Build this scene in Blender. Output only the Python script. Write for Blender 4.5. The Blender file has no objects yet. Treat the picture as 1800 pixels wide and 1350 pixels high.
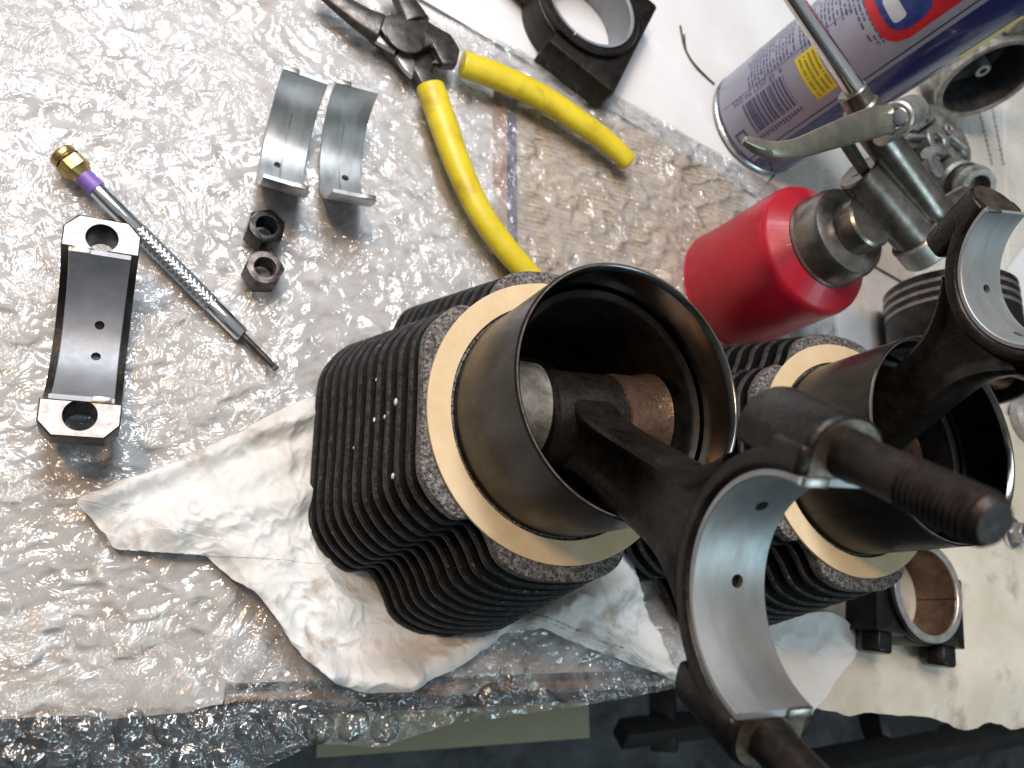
import bpy, bmesh, math, random
import numpy as np
from mathutils import Vector, Matrix

random.seed(7)
rng = np.random.default_rng(11)
scene = bpy.context.scene
COL = scene.collection

# ------------------------------------------------------------------ camera
F_PX = 1426.0                       # focal length in photograph pixels (1800 wide)
NADIR = (144.0, 1093.0)             # where straight-down points fall in the photograph
CAM_H = 310.9                       # mm above the bench


def camera_axes():
    n = np.array([NADIR[0] - 900, NADIR[1] - 675, F_PX])
    n /= np.linalg.norm(n)
    up = -n
    x = np.array([1.0, 0, 0]) - up * up[0]
    x /= np.linalg.norm(x)
    y = np.cross(up, x)
    return np.stack([x, y, up], 1)


CR = camera_axes()


def B(px, py, z=0.0):
    """millimetre point at height z on the bench below a photograph pixel"""
    r = CR.T @ np.array([px - 900, py - 675, F_PX])
    t = (z - CAM_H) / r[2]
    return Vector((r[0] * t, r[1] * t, z))


cam_data = bpy.data.cameras.new('camera')
cam = bpy.data.objects.new('camera', cam_data)
COL.objects.link(cam)
cx, cy, cz = CR[0, :], -CR[1, :], -CR[2, :]
cam.matrix_world = Matrix(((cx[0], cy[0], cz[0], 0), (cx[1], cy[1], cz[1], 0),
                           (cx[2], cy[2], cz[2], CAM_H * .001), (0, 0, 0, 1)))
cam_data.sensor_width = 36
cam_data.lens = F_PX / 1800 * 36
cam_data.clip_start = .005
cam_data.clip_end = 50
cam_data.dof.use_dof = True
cam_data.dof.focus_distance = .262
cam_data.dof.aperture_fstop = 18
scene.camera = cam

# ------------------------------------------------------------------ light
world = bpy.data.worlds.new('World')
scene.world = world
world.use_nodes = True
bg = world.node_tree.nodes['Background']
bg.inputs[1].default_value = 1.0
wt = world.node_tree                              # pale ceiling above, dim room around
_tc = wt.nodes.new('ShaderNodeTexCoord')
_sx = wt.nodes.new('ShaderNodeSeparateXYZ')
_rp = wt.nodes.new('ShaderNodeValToRGB')
wt.links.new(_tc.outputs['Generated'], _sx.inputs[0])
wt.links.new(_sx.outputs[2], _rp.inputs[0])
wt.links.new(_rp.outputs[0], bg.inputs[0])
_rp.color_ramp.elements[0].position = .25
_rp.color_ramp.elements[0].color = (.035, .045, .05, 1)
_rp.color_ramp.elements[1].position = .8
_rp.color_ramp.elements[1].color = (.29, .305, .32, 1)


def area(name, loc, target, size, power, col, sy=None):
    l = bpy.data.lights.new(name, 'AREA')
    l.energy = power
    l.color = col
    l.size = size
    if sy:
        l.shape = 'RECTANGLE'
        l.size_y = sy
    o = bpy.data.objects.new(name, l)
    COL.objects.link(o)
    o.location = loc
    o.rotation_euler = (Vector(target) - Vector(loc)).to_track_quat('-Z', 'Y').to_euler()
    return o


area('ceiling_tube_lamp', (-.05, .55, .72), (.05, .16, 0), .22, 7.6, (.92, .96, 1), .62)
area('warm_bench_lamp', (-.34, .3, 1.0), (.15, .08, .05), .12, 4.4, (1, .66, .4))
area('window_light', (.9, -.75, .95), (.25, .05, 0), .5, 4.6, (.64, .9, 1))

scene.view_settings.view_transform = 'Standard'
scene.view_settings.look = 'None'
scene.view_settings.gamma = 1
scene.view_settings.exposure = 0
scene.render.engine = 'CYCLES'
scene.cycles.use_denoising = True
scene.cycles.max_bounces = 10
scene.cycles.transparent_max_bounces = 16
scene.cycles.caustics_reflective = False
scene.cycles.caustics_refractive = False
scene.cycles.sample_clamp_indirect = 6


# ------------------------------------------------------------------ materials
def nodes(name):
    m = bpy.data.materials.new(name)
    m.use_nodes = True
    nt = m.node_tree
    return m, nt, nt.nodes['Principled BSDF'], nt.nodes['Material Output']


class NT:
    """tiny node helper"""

    def __init__(s, nt):
        s.nt = nt
        s.tc = nt.nodes.new('ShaderNodeTexCoord')

    def link(s, a, b):
        s.nt.links.new(a, b)

    def set(s, sock, v):
        if hasattr(v, 'node') or isinstance(v, bpy.types.NodeSocket):
            s.link(v, sock)
        else:
            sock.default_value = v

    def noise(s, scale, detail=4, rough=.6, vec=None, dist=0):
        n = s.nt.nodes.new('ShaderNodeTexNoise')
        n.inputs['Scale'].default_value = scale
        n.inputs['Detail'].default_value = detail
        n.inputs['Roughness'].default_value = rough
        n.inputs['Distortion'].default_value = dist
        s.link(vec or s.tc.outputs['Object'], n.inputs['Vector'])
        return n.outputs[0]

    def vor(s, scale, feature='F1', vec=None):
        n = s.nt.nodes.new('ShaderNodeTexVoronoi')
        n.feature = feature
        n.inputs['Scale'].default_value = scale
        s.link(vec or s.tc.outputs['Object'], n.inputs['Vector'])
        return n.outputs[0]

    def ramp(s, fac, stops):
        n = s.nt.nodes.new('ShaderNodeValToRGB')
        e = n.color_ramp.elements
        while len(e) < len(stops):
            e.new(.5)
        for q, (p, c) in zip(e, stops):
            q.position = p
            q.color = (*c, 1) if len(c) == 3 else c
        s.link(fac, n.inputs[0])
        return n.outputs[0]

    def mix(s, fac, a, b, mode='MIX'):
        n = s.nt.nodes.new('ShaderNodeMix')
        n.data_type = 'RGBA'
        n.blend_type = mode
        s.set(n.inputs[0], fac)
        for k, v in ((6, a), (7, b)):
            if isinstance(v, tuple) and len(v) == 3:
                v = (*v, 1)
            s.set(n.inputs[k], v)
        return n.outputs[2]

    def math(s, op, a, b=0.0, c=None):
        n = s.nt.nodes.new('ShaderNodeMath')
        n.operation = op
        s.set(n.inputs[0], a)
        s.set(n.inputs[1], b)
        if c is not None:
            s.set(n.inputs[2], c)
        return n.outputs[0]

    def maprange(s, v, a, b, c, d):
        n = s.nt.nodes.new('ShaderNodeMapRange')
        for k, x in enumerate((v, a, b, c, d)):
            s.set(n.inputs[k], x)
        return n.outputs[0]

    def bump(s, h, strength, dist, normal=None):
        n = s.nt.nodes.new('ShaderNodeBump')
        n.inputs['Strength'].default_value = strength
        n.inputs['Distance'].default_value = dist
        s.link(h, n.inputs['Height'])
        if normal:
            s.link(normal, n.inputs['Normal'])
        return n.outputs[0]

    def xyz(s, vec=None):
        n = s.nt.nodes.new('ShaderNodeSeparateXYZ')
        s.link(vec or s.tc.outputs['Object'], n.inputs[0])
        return n.outputs

    def mapping(s, scale=(1, 1, 1), rot=(0, 0, 0), loc=(0, 0, 0)):
        n = s.nt.nodes.new('ShaderNodeMapping')
        n.inputs['Scale'].default_value = scale
        n.inputs['Rotation'].default_value = rot
        n.inputs['Location'].default_value = loc
        s.link(s.tc.outputs['Object'], n.inputs[0])
        return n.outputs[0]


def pmat(name, c1, c2, scale=150, rough=(.4, .55), metal=0.0, bump=.2, bscale=900, bdist=.0004,
         lo=.35, hi=.65, spots=None, coat=0.0, spec=.5, mapscale=(1, 1, 1)):
    m, nt, p, out = nodes(name)
    N = NT(nt)
    vec = N.mapping(mapscale)
    f = N.noise(scale, 6, .65, vec)
    col = N.ramp(f, [(lo, c1), (hi, c2)])
    if spots:                                   # (scale, threshold, colour, softness)
        s = N.noise(spots[0], 5, .6)
        k = N.maprange(s, spots[1], spots[1] + spots[3], 0, 1)
        col = N.mix(k, col, spots[2])
    N.link(col, p.inputs['Base Color'])
    r = N.maprange(N.noise(scale * 2.3, 5, .7, vec), .3, .7, rough[0], rough[1])
    N.link(r, p.inputs['Roughness'])
    p.inputs['Metallic'].default_value = metal
    p.inputs['Specular IOR Level'].default_value = spec
    p.inputs['Coat Weight'].default_value = coat
    if bump:
        N.link(N.bump(N.noise(bscale, 4, .6, vec), bump, bdist), p.inputs['Normal'])
    return m


M = {}
M['cast_iron'] = pmat('cast_iron', (.003, .0028, .0028), (.008, .0075, .0074), 420, (.26, .45), .1, .6, 1300, .0006,
                      spots=(600, .69, (.09, .083, .08), .1), spec=.12)


M['fin_edge_lit'] = pmat('fin_edge_lit', (.008, .0075, .0075), (.045, .042, .041), 330, (.32, .5), .3, .8, 900, .0007,
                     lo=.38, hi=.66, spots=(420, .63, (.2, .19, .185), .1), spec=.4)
M['sand_cast'] = pmat('sand_cast', (.05, .044, .042), (.34, .31, .295), 900, (.36, .58), .4, 1.0, 1000, .0009, .42, .64)
M['bore_steel'] = pmat('bore_steel', (.026, .023, .02), (.06, .054, .048), 110, (.26, .4), .85, .06, 2500, .0002,
                       spots=(90, .6, (.06, .04, .028), .2), mapscale=(1, 1, .5))
M['honed'] = pmat('honed', (.1, .1, .095), (.17, .17, .16), 90, (.13, .22), 1.0, .05, 2500, .0002,
                  spots=(60, .6, (.07, .055, .04), .2))
M['rim_metal'] = pmat('rim_metal', (.12, .095, .08), (.26, .22, .19), 300, (.38, .5), .8, .1, 1500, .0002)
M['gasket'] = pmat('gasket', (.66, .5, .3), (.74, .58, .37), 90, (.75, .9), 0, .15, 2500, .0002)
M['forged'] = pmat('forged', (.007, .006, .0055), (.026, .021, .0175), 160, (.3, .5), .5, .35, 700, .0006,
                   spots=(130, .62, (.07, .042, .024), .18))
M['forged_worn'] = pmat('forged_worn', (.05, .04, .03), (.13, .105, .08), 200, (.3, .5), .6, .3, 900, .0004)
M['bearing'] = pmat('bearing', (.38, .41, .42), (.6, .62, .63), 60, (.28, .42), .85, .05, 2200, .0001,
                    spots=(140, .66, (.24, .24, .23), .1), mapscale=(1, .35, .35))
M['bearing_rod'] = pmat('bearing_rod', (.3, .32, .33), (.46, .475, .48), 60, (.42, .56), .7, .05, 2200, .0001,
                    spots=(140, .66, (.24, .24, .23), .1), mapscale=(1, .35, .35))
M['bearing_dark'] = pmat('bearing_dark', (.26, .27, .295), (.36, .37, .4), 60, (.48, .6), .6, .04, 2200, .0001)
M['steel_back'] = pmat('steel_back', (.2, .18, .15), (.4, .37, .33), 300, (.25, .4), .9, .1, 1500, .0002)
M['machined'] = pmat('machined', (.42, .38, .37), (.74, .7, .69), 350, (.4, .6), .35, .25, 1300, .0003,
                     spots=(180, .62, (.3, .2, .18), .15))
M['bronze'] = pmat('bronze', (.11, .066, .042), (.21, .13, .085), 120, (.18, .3), .65, .45, 350, .001)
M['alu'] = pmat('alu', (.36, .35, .33), (.55, .54, .52), 200, (.32, .5), .75, .2, 1200, .0004)
M['alu_dirty'] = pmat('alu_dirty', (.17, .15, .13), (.44, .42, .38), 140, (.35, .55), .6, .25, 900, .0005,
                      spots=(90, .58, (.13, .08, .055), .2))
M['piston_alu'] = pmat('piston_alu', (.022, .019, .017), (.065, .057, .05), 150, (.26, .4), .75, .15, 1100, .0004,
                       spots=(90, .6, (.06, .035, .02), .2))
M['chrome'] = pmat('chrome', (.78, .79, .81), (.86, .87, .89), 80, (.12, .2), 1, .02, 2000, .0001)
M['knurl'] = pmat('knurl', (.42, .46, .5), (.62, .66, .7), 500, (.25, .38), .95, .1, 2000, .0002)
M['brass'] = pmat('brass', (.36, .24, .08), (.58, .43, .19), 300, (.25, .4), .9, .1, 1500, .0002)
M['purple'] = pmat('purple', (.19, .1, .42), (.24, .14, .5), 300, (.35, .5), 0, .1, 1500, .0002)
M['dark_steel'] = pmat('dark_steel', (.05, .045, .043), (.13, .118, .11), 250, (.3, .48), .75, .2, 1200, .0003)
M['ground_steel'] = pmat('ground_steel', (.3, .28, .26), (.46, .44, .42), 300, (.3, .45), .8, .1, 1600, .0002)
M['black_oxide'] = pmat('black_oxide', (.012, .012, .013), (.035, .034, .034), 300, (.22, .36), .6, .15, 1200, .0003)
M['rusty_nut'] = pmat('rusty_nut', (.05, .04, .04), (.17, .145, .14), 320, (.3, .5), .7, .3, 1200, .0003)
M['thread'] = pmat('thread', (.011, .0085, .0075), (.035, .025, .021), 260, (.35, .55), .6, .3, 900, .0004)
M['yellow'] = pmat('yellow', (.62, .47, .012), (.74, .6, .03), 60, (.34, .5), 0, .1, 400, .0004,
                   spots=(70, .55, (.4, .27, .025), .22))
M['red'] = pmat('red', (.4, .006, .02), (.5, .01, .032), 60, (.34, .48), 0, .08, 300, .0003, coat=.12,
                spots=(45, .6, (.25, .008, .014), .2))
M['oiler_metal'] = pmat('oiler_metal', (.17, .155, .135), (.3, .28, .25), 120, (.24, .38), .85, .08, 1300, .0002)
M['lever'] = pmat('lever', (.26, .25, .2), (.38, .365, .3), 100, (.3, .42), .8, .08, 1000, .0003)
M['rubber'] = pmat('rubber', (.012, .011, .011), (.025, .024, .024), 200, (.4, .6))
M['navy'] = pmat('navy', (.018, .02, .11), (.022, .026, .14), 60, (.2, .3), 0, .03, 900, .0002, coat=.4)
M['label_white'] = pmat('label_white', (.29, .29, .37), (.34, .34, .43), 40, (.28, .4), 0, .03, 900, .0002, coat=.2)
M['ink_navy'] = pmat('ink_navy', (.05, .055, .16), (.07, .075, .2), 300, (.35, .45), 0, 0)
M['label_red'] = pmat('label_red', (.5, .02, .03), (.58, .03, .04), 100, (.25, .35), 0, 0)
M['label_blue'] = pmat('label_blue', (.015, .03, .16), (.04, .07, .28), 200, (.25, .35), 0, 0)
M['label_pale'] = pmat('label_pale', (.5, .55, .66), (.62, .66, .75), 200, (.3, .4), 0, 0)
M['label_yellow'] = pmat('label_yellow', (.68, .55, .03), (.76, .62, .05), 100, (.3, .4), 0, 0)
M['ink_olive'] = pmat('ink_olive', (.26, .2, .02), (.32, .25, .03), 300, (.35, .45), 0, 0)
M['steel_rim'] = pmat('steel_rim', (.4, .4, .4), (.55, .55, .55), 200, (.2, .35), .95, .05)
M['wood_edge'] = pmat('wood_edge', (.2, .11, .06), (.36, .21, .12), 60, (.5, .7), 0, .3, 500, .0006, mapscale=(.15, 1, 1))
M['paper'] = pmat('paper', (.74, .725, .69), (.82, .81, .79), 18, (.7, .85), 0, .25, 130, .0015,
                  spots=(22, .55, (.6, .5, .38), .25))
M['white_paper'] = pmat('white_paper', (.68, .675, .68), (.75, .745, .755), 20, (.7, .85), 0, .2, 60, .002)
M['under_paper'] = pmat('under_paper', (.8, .8, .8), (.88, .885, .9), 11, (.7, .85), 0, .2, 60, .002,
                        spots=(13, .56, (.6, .47, .36), .2))
M['towel'] = pmat('towel', (.68, .65, .61), (.82, .81, .8), 22, (.8, .92), 0, .5, 500, .0006,
                  spots=(42, .565, (.3, .21, .13), .16))
M['clean_towel'] = pmat('clean_towel', (.8, .79, .78), (.86, .855, .85), 25, (.8, .92), 0, .4, 900, .0004,
                        spots=(34, .66, (.55, .45, .33), .12))
M['beige_paper'] = pmat('beige_paper', (.6, .53, .42), (.74, .68, .58), 22, (.75, .9), 0, .3, 200, .001,
                        spots=(30, .57, (.32, .25, .18), .2))
M['floor'] = pmat('floor', (.018, .023, .027), (.1, .115, .125), 14, (.5, .8), 0, .3, 120, .002, .36, .66)
M['card'] = pmat('card', (.32, .29, .19), (.38, .35, .24), 12, (.7, .85), 0, .1, 200, .0005)
M['frame_paint'] = pmat('frame_paint', (.016, .014, .014), (.035, .03, .028), 40, (.4, .6), 0, .2, 300, .0005)
M['blacktop'] = pmat('blacktop', (.012, .012, .014), (.03, .03, .032), 40, (.3, .5), 0, .1)
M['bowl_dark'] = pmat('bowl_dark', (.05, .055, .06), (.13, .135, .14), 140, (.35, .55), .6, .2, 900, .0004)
M['wire'] = pmat('wire', (.06, .035, .025), (.12, .07, .05), 300, (.4, .6), 0, 0)


def film_material(name, haze, rough, gloss):
    m, nt, p, out = nodes(name)
    nt.nodes.remove(p)
    N = NT(nt)
    tr = nt.nodes.new('ShaderNodeBsdfTransparent')
    tr.inputs[0].default_value = (.99, .992, 1, 1)
    df = nt.nodes.new('ShaderNodeBsdfTranslucent')
    df.inputs[0].default_value = (.9, .9, .91, 1)
    d2 = nt.nodes.new('ShaderNodeBsdfDiffuse')
    d2.inputs[0].default_value = (.9, .9, .91, 1)
    gl = nt.nodes.new('ShaderNodeBsdfGlossy')
    gl.inputs['Roughness'].default_value = rough
    patchy = N.maprange(N.noise(13, 2, .5), .36, .62, .22, 1.25)
    nb = N.bump(N.math('MULTIPLY', N.noise(52, 3.6, .56, None, 2.4), patchy), 1.0, .0042)
    N.link(nb, gl.inputs['Normal'])
    fr = nt.nodes.new('ShaderNodeFresnel')
    fr.inputs['IOR'].default_value = 1.5
    hz = nt.nodes.new('ShaderNodeMixShader')
    hz.inputs[0].default_value = .5
    N.link(df.outputs[0], hz.inputs[1])
    N.link(d2.outputs[0], hz.inputs[2])
    mx = nt.nodes.new('ShaderNodeMixShader')
    cl = N.maprange(N.noise(60, 5, .65, None, .8), .36, .68, haze * .25, haze * 1.75)
    N.link(cl, mx.inputs[0])
    N.link(tr.outputs[0], mx.inputs[1])
    N.link(hz.outputs[0], mx.inputs[2])
    m2 = nt.nodes.new('ShaderNodeMixShader')
    N.link(N.math('MULTIPLY', fr.outputs[0], gloss), m2.inputs[0])
    N.link(mx.outputs[0], m2.inputs[1])
    N.link(gl.outputs[0], m2.inputs[2])
    N.link(m2.outputs[0], out.inputs[0])
    return m


M['film'] = film_material('film', .31, .085, 2.7)
M['film_hem'] = film_material('film_hem', .1, .07, 3.4)
M['film_bubble'] = film_material('film_bubble', .03, .04, 5.0)


def newsprint(name, paper_a, paper_b, row, bands=None, gray=None):
    """printed sheet: rows of broken print along local x, optional coloured bands across local x (metres)"""
    m, nt, p, out = nodes(name)
    N = NT(nt)
    X, Y, Z = N.xyz()
    col = N.ramp(N.noise(25, 4), [(.3, paper_a), (.7, paper_b)])
    rows = N.math('FRACT', N.math('MULTIPLY', Y, 1 / row))
    inrow = N.math('MULTIPLY', N.math('GREATER_THAN', rows, .3), N.math('LESS_THAN', rows, .78))
    letters = N.math('GREATER_THAN', N.noise(1, 3, .8, N.mapping((1.5 / row, .9 / row, 1))), .47)
    ink = N.math('MULTIPLY', inrow, letters)
    colm = N.math('FRACT', N.math('MULTIPLY', X, 1 / .045))
    ink = N.math('MULTIPLY', ink, N.math('GREATER_THAN', colm, .1))
    blocks = N.math('GREATER_THAN', N.noise(22, 1, .3), .42)
    ink = N.math('MULTIPLY', ink, blocks)
    col = N.mix(N.math('MULTIPLY', ink, .4), col, (.1, .095, .09))
    if gray:
        g = N.math('MULTIPLY', N.math('GREATER_THAN', X, gray[0]), N.math('LESS_THAN', Y, gray[1]))
        g = N.math('MULTIPLY', g, N.maprange(N.noise(60, 4), .35, .6, .2, .8))
        col = N.mix(g, col, gray[2])
    for (a, b, c) in bands or []:
        k = N.math('MULTIPLY', N.math('GREATER_THAN', X, a), N.math('LESS_THAN', X, b))
        col = N.mix(k, col, c)
    N.link(col, p.inputs['Base Color'])
    p.inputs['Roughness'].default_value = .8
    N.link(N.bump(N.noise(150, 3), .2, .001), p.inputs['Normal'])
    return m


# ------------------------------------------------------------------ mesh helpers (millimetres)
MM = .001


def frame(o, z=(0, 0, 1), x=None):
    z = Vector(z).normalized()
    if x is None:
        x = Vector((1, 0, 0)) if abs(z.x) < .9 else Vector((0, 1, 0))
    x = Vector(x)
    x = (x - z * x.dot(z)).normalized()
    y = z.cross(x)
    m = Matrix((x, y, z)).transposed().to_4x4()
    m.translation = Vector(o)
    return m


class MB:
    def __init__(s):
        s.v = []
        s.f = []

    def add(s, verts, faces, fr=None):
        k = len(s.v)
        if fr is not None:
            verts = [fr @ Vector(v) for v in verts]
        s.v += [tuple(v) for v in verts]
        s.f += [tuple(i + k for i in f) for f in faces]
        return s

    def lathe(s, prof, fr=None, seg=48, loop=False, a0=0.0, a1=None):
        """revolve (r, z) profile about z; a1 given: open sweep"""
        full = a1 is None
        n = seg if full else seg + 1
        vs, fs = [], []
        for i in range(n):
            a = 2 * math.pi * i / seg if full else a0 + (a1 - a0) * i / seg
            c, q = math.cos(a), math.sin(a)
            vs += [(r * c, r * q, z) for r, z in prof]
        m = len(prof)
        for i in range(seg):
            j = (i + 1) % n
            for k in range(m if loop else m - 1):
                l = (k + 1) % m
                fs.append((i * m + k, j * m + k, j * m + l, i * m + l))
        if not full and loop:
            fs.append(tuple(range(m - 1, -1, -1)))
            fs.append(tuple((n - 1) * m + k for k in range(m)))
        if full and not loop:
            if prof[0][0] > 1e-6:
                pass
        return s.add(vs, fs, fr)

    def cyl(s, r, z0, z1, fr=None, seg=40, ch=.4, r2=None):
        r2 = r if r2 is None else r2
        return s.lathe([(0, z0), (r - ch, z0), (r, z0 + ch), (r2, z1 - ch), (r2 - ch, z1), (0, z1)], fr, seg)

    def ring(s, ri, ro, z0, z1, fr=None, seg=64, ch=.3):
        return s.lathe([(ri, z0 + ch), (ri + ch, z0), (ro - ch, z0), (ro, z0 + ch),
                        (ro, z1 - ch), (ro - ch, z1), (ri + ch, z1), (ri, z1 - ch)], fr, seg, True)

    def prism(s, outline, z0, z1, fr=None):
        n = len(outline)
        vs = [(x, y, z0) for x, y in outline] + [(x, y, z1) for x, y in outline]
        fs = [tuple(range(n - 1, -1, -1)), tuple(range(n, 2 * n))]
        fs += [(i, (i + 1) % n, n + (i + 1) % n, n + i) for i in range(n)]
        return s.add(vs, fs, fr)

    def plate(s, outer, ri, zs, fr=None):
        """ring plate: outer outline (list of xy), round hole ri, profile zs = [(inset, z)...] bottom to top"""
        n = len(outer)
        vs, fs = [], []
        cols = []
        for x, y in outer:
            r = math.hypot(x, y)
            ux, uy = x / r, y / r
            col = [(ux * ri, uy * ri, zs[0][1])]
            col += [(ux * (r - i), uy * (r - i), z) for i, z in zs]
            col.append((ux * ri, uy * ri, zs[-1][1]))
            cols.append(col)
        m = len(cols[0])
        for c in cols:
            vs += c
        for i in range(n):
            j = (i + 1) % n
            for k in range(m):
                l = (k + 1) % m
                fs.append((i * m + k, j * m + k, j * m + l, i * m + l))
        return s.add(vs, fs, fr)

    def box(s, c, d, fr=None):
        x, y, z = (q / 2 for q in d)
        vs = [(c[0] + i * x, c[1] + j * y, c[2] + k * z) for k in (-1, 1) for j in (-1, 1) for i in (-1, 1)]
        return s.add(vs, [(0, 2, 3, 1), (4, 5, 7, 6), (0, 1, 5, 4), (1, 3, 7, 5), (3, 2, 6, 7), (2, 0, 4, 6)], fr)

    def tube(s, path, rad, seg=20, flat=1.0, upv=(0, 0, 1), cap=True):
        """swept oval: rad = list of radii, flat = height/width"""
        path = [Vector(p) for p in path]
        n = len(path)
        rad = rad if hasattr(rad, '__len__') else [rad] * n
        vs, fs = [], []
        for i, p in enumerate(path):
            t = (path[min(i + 1, n - 1)] - path[max(i - 1, 0)]).normalized()
            u = Vector(upv)
            u = (u - t * u.dot(t)).normalized()
            w = t.cross(u)
            for k in range(seg):
                a = 2 * math.pi * k / seg
                vs.append(p + w * math.cos(a) * rad[i] + u * math.sin(a) * rad[i] * flat)
        for i in range(n - 1):
            for k in range(seg):
                l = (k + 1) % seg
                fs.append((i * seg + k, i * seg + l, (i + 1) * seg + l, (i + 1) * seg + k))
        if cap:
            fs.append(tuple(range(seg - 1, -1, -1)))
            fs.append(tuple((n - 1) * seg + k for k in range(seg)))
        return s.add(vs, fs)

    def mesh(s, name, bevel=0.0, bseg=2, angle=35):
        me = bpy.data.meshes.new(name)
        bm = bmesh.new()
        bv = [bm.verts.new([q * MM for q in v]) for v in s.v]
        for f in s.f:
            try:
                bm.faces.new([bv[i] for i in f])
            except ValueError:
                pass
        bmesh.ops.remove_doubles(bm, verts=bm.verts, dist=2e-6)
        bmesh.ops.recalc_face_normals(bm, faces=bm.faces)
        if bevel:
            es = [e for e in bm.edges if len(e.link_faces) == 2 and e.calc_face_angle(0) > math.radians(angle)]
            bmesh.ops.bevel(bm, geom=es, offset=bevel * MM, segments=bseg, profile=.5, affect='EDGES', clamp_overlap=True)
        finish(bm, me)
        return me

    def build(s, name, mat, parent=None, bevel=0.0, bseg=2, cut=None):
        me = s.mesh(name, 0 if cut else bevel, bseg)
        o = bpy.data.objects.new(name, me)
        COL.objects.link(o)
        if cut:
            boolean(o, cut, bevel, bseg)
        o.data.materials.append(M[mat] if isinstance(mat, str) else mat)
        if parent is not None:
            o.parent = parent
        return o


def finish(bm, me, angle=32):
    for f in bm.faces:
        f.smooth = True
    for e in bm.edges:
        if len(e.link_faces) == 2:
            e.smooth = e.calc_face_angle(0) < math.radians(angle)
    bm.to_mesh(me)
    bm.free()


def boolean(o, cutter, bevel=0.0, bseg=2):
    """cut an MB (or list of MB) out of o"""
    for c in cutter if isinstance(cutter, list) else [cutter]:
        cm = c.mesh('cutter')
        co = bpy.data.objects.new('cutter', cm)
        COL.objects.link(co)
        md = o.modifiers.new('b', 'BOOLEAN')
        md.operation = 'DIFFERENCE'
        md.object = co
        md.solver = 'EXACT'
        bpy.context.view_layer.update()
        me = bpy.data.meshes.new_from_object(o.evaluated_get(bpy.context.evaluated_depsgraph_get()))
        o.modifiers.clear()
        o.data = me
        bpy.data.objects.remove(co)
    bm = bmesh.new()
    bm.from_mesh(o.data)
    bmesh.ops.remove_doubles(bm, verts=bm.verts, dist=3e-6)
    if bevel:
        es = [e for e in bm.edges if len(e.link_faces) == 2 and e.calc_face_angle(0) > math.radians(40)]
        bmesh.ops.bevel(bm, geom=es, offset=bevel * MM, segments=bseg, profile=.5, affect='EDGES', clamp_overlap=True)
    finish(bm, o.data)


def tag(o, label=None, cat=None, group=None, kind=None):
    for k, v in (('label', label), ('category', cat), ('group', group), ('kind', kind)):
        if v:
            o[k] = v
    return o


def thing(name, label, cat, fr=None, group=None):
    o = bpy.data.objects.new(name, None)
    COL.objects.link(o)
    o.empty_display_size = .01
    if fr is not None:
        f = fr.copy()
        f.translation = f.translation * MM
        o.matrix_world = f
    return tag(o, label, cat, group)


def copy_tree(o, parent=None):
    c = o.copy()
    COL.objects.link(c)
    c.parent = parent
    for ch in list(o.children):
        copy_tree(ch, c)
    return c


def spline(pts, n, closed=False):
    """Catmull-Rom through points"""
    P = [Vector(p) for p in pts]
    m = len(P)
    out = []
    segs = m if closed else m - 1
    for i in range(segs):
        if closed:
            a, b, c, e = P[(i - 1) % m], P[i], P[(i + 1) % m], P[(i + 2) % m]
        else:
            a, b, c, e = P[max(i - 1, 0)], P[i], P[i + 1], P[min(i + 2, m - 1)]
        for k in range(n):
            t = k / n
            out.append(.5 * ((2 * b) + (c - a) * t + (2 * a - 5 * b + 4 * c - e) * t * t + (3 * b - a - 3 * c + e) * t ** 3))
    if not closed:
        out.append(P[-1])
    return out


# numpy value noise ---------------------------------------------------
def vnoise(x, y, seed=0):
    xi, yi = np.floor(x).astype(np.int64), np.floor(y).astype(np.int64)
    xf, yf = x - xi, y - yi
    u, v = xf * xf * xf * (xf * (xf * 6 - 15) + 10), yf * yf * yf * (yf * (yf * 6 - 15) + 10)

    def h(i, j):
        n = (i * 374761393 + j * 668265263 + seed * 974711) & 0x7fffffff
        n = ((n ^ (n >> 13)) * 1274126177) & 0x7fffffff
        return ((n ^ (n >> 16)) & 0xffff) / 65535.0
    return (h(xi, yi) * (1 - u) + h(xi + 1, yi) * u) * (1 - v) + (h(xi, yi + 1) * (1 - u) + h(xi + 1, yi + 1) * u) * v


def fbm(x, y, seed=0, octv=4, ridged=False):
    s, a, t = 0, 1.0, 0
    for k in range(octv):
        c, q = math.cos(.6 * k + 1), math.sin(.6 * k + 1)
        n = vnoise((c * x - q * y) * 2 ** k + 13.7 * k, (q * x + c * y) * 2 ** k - 7.1 * k, seed + k)
        if ridged:
            n = 1 - np.abs(2 * n - 1)
        s = s + a * n
        t += a
        a *= .5
    return s / t


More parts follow.
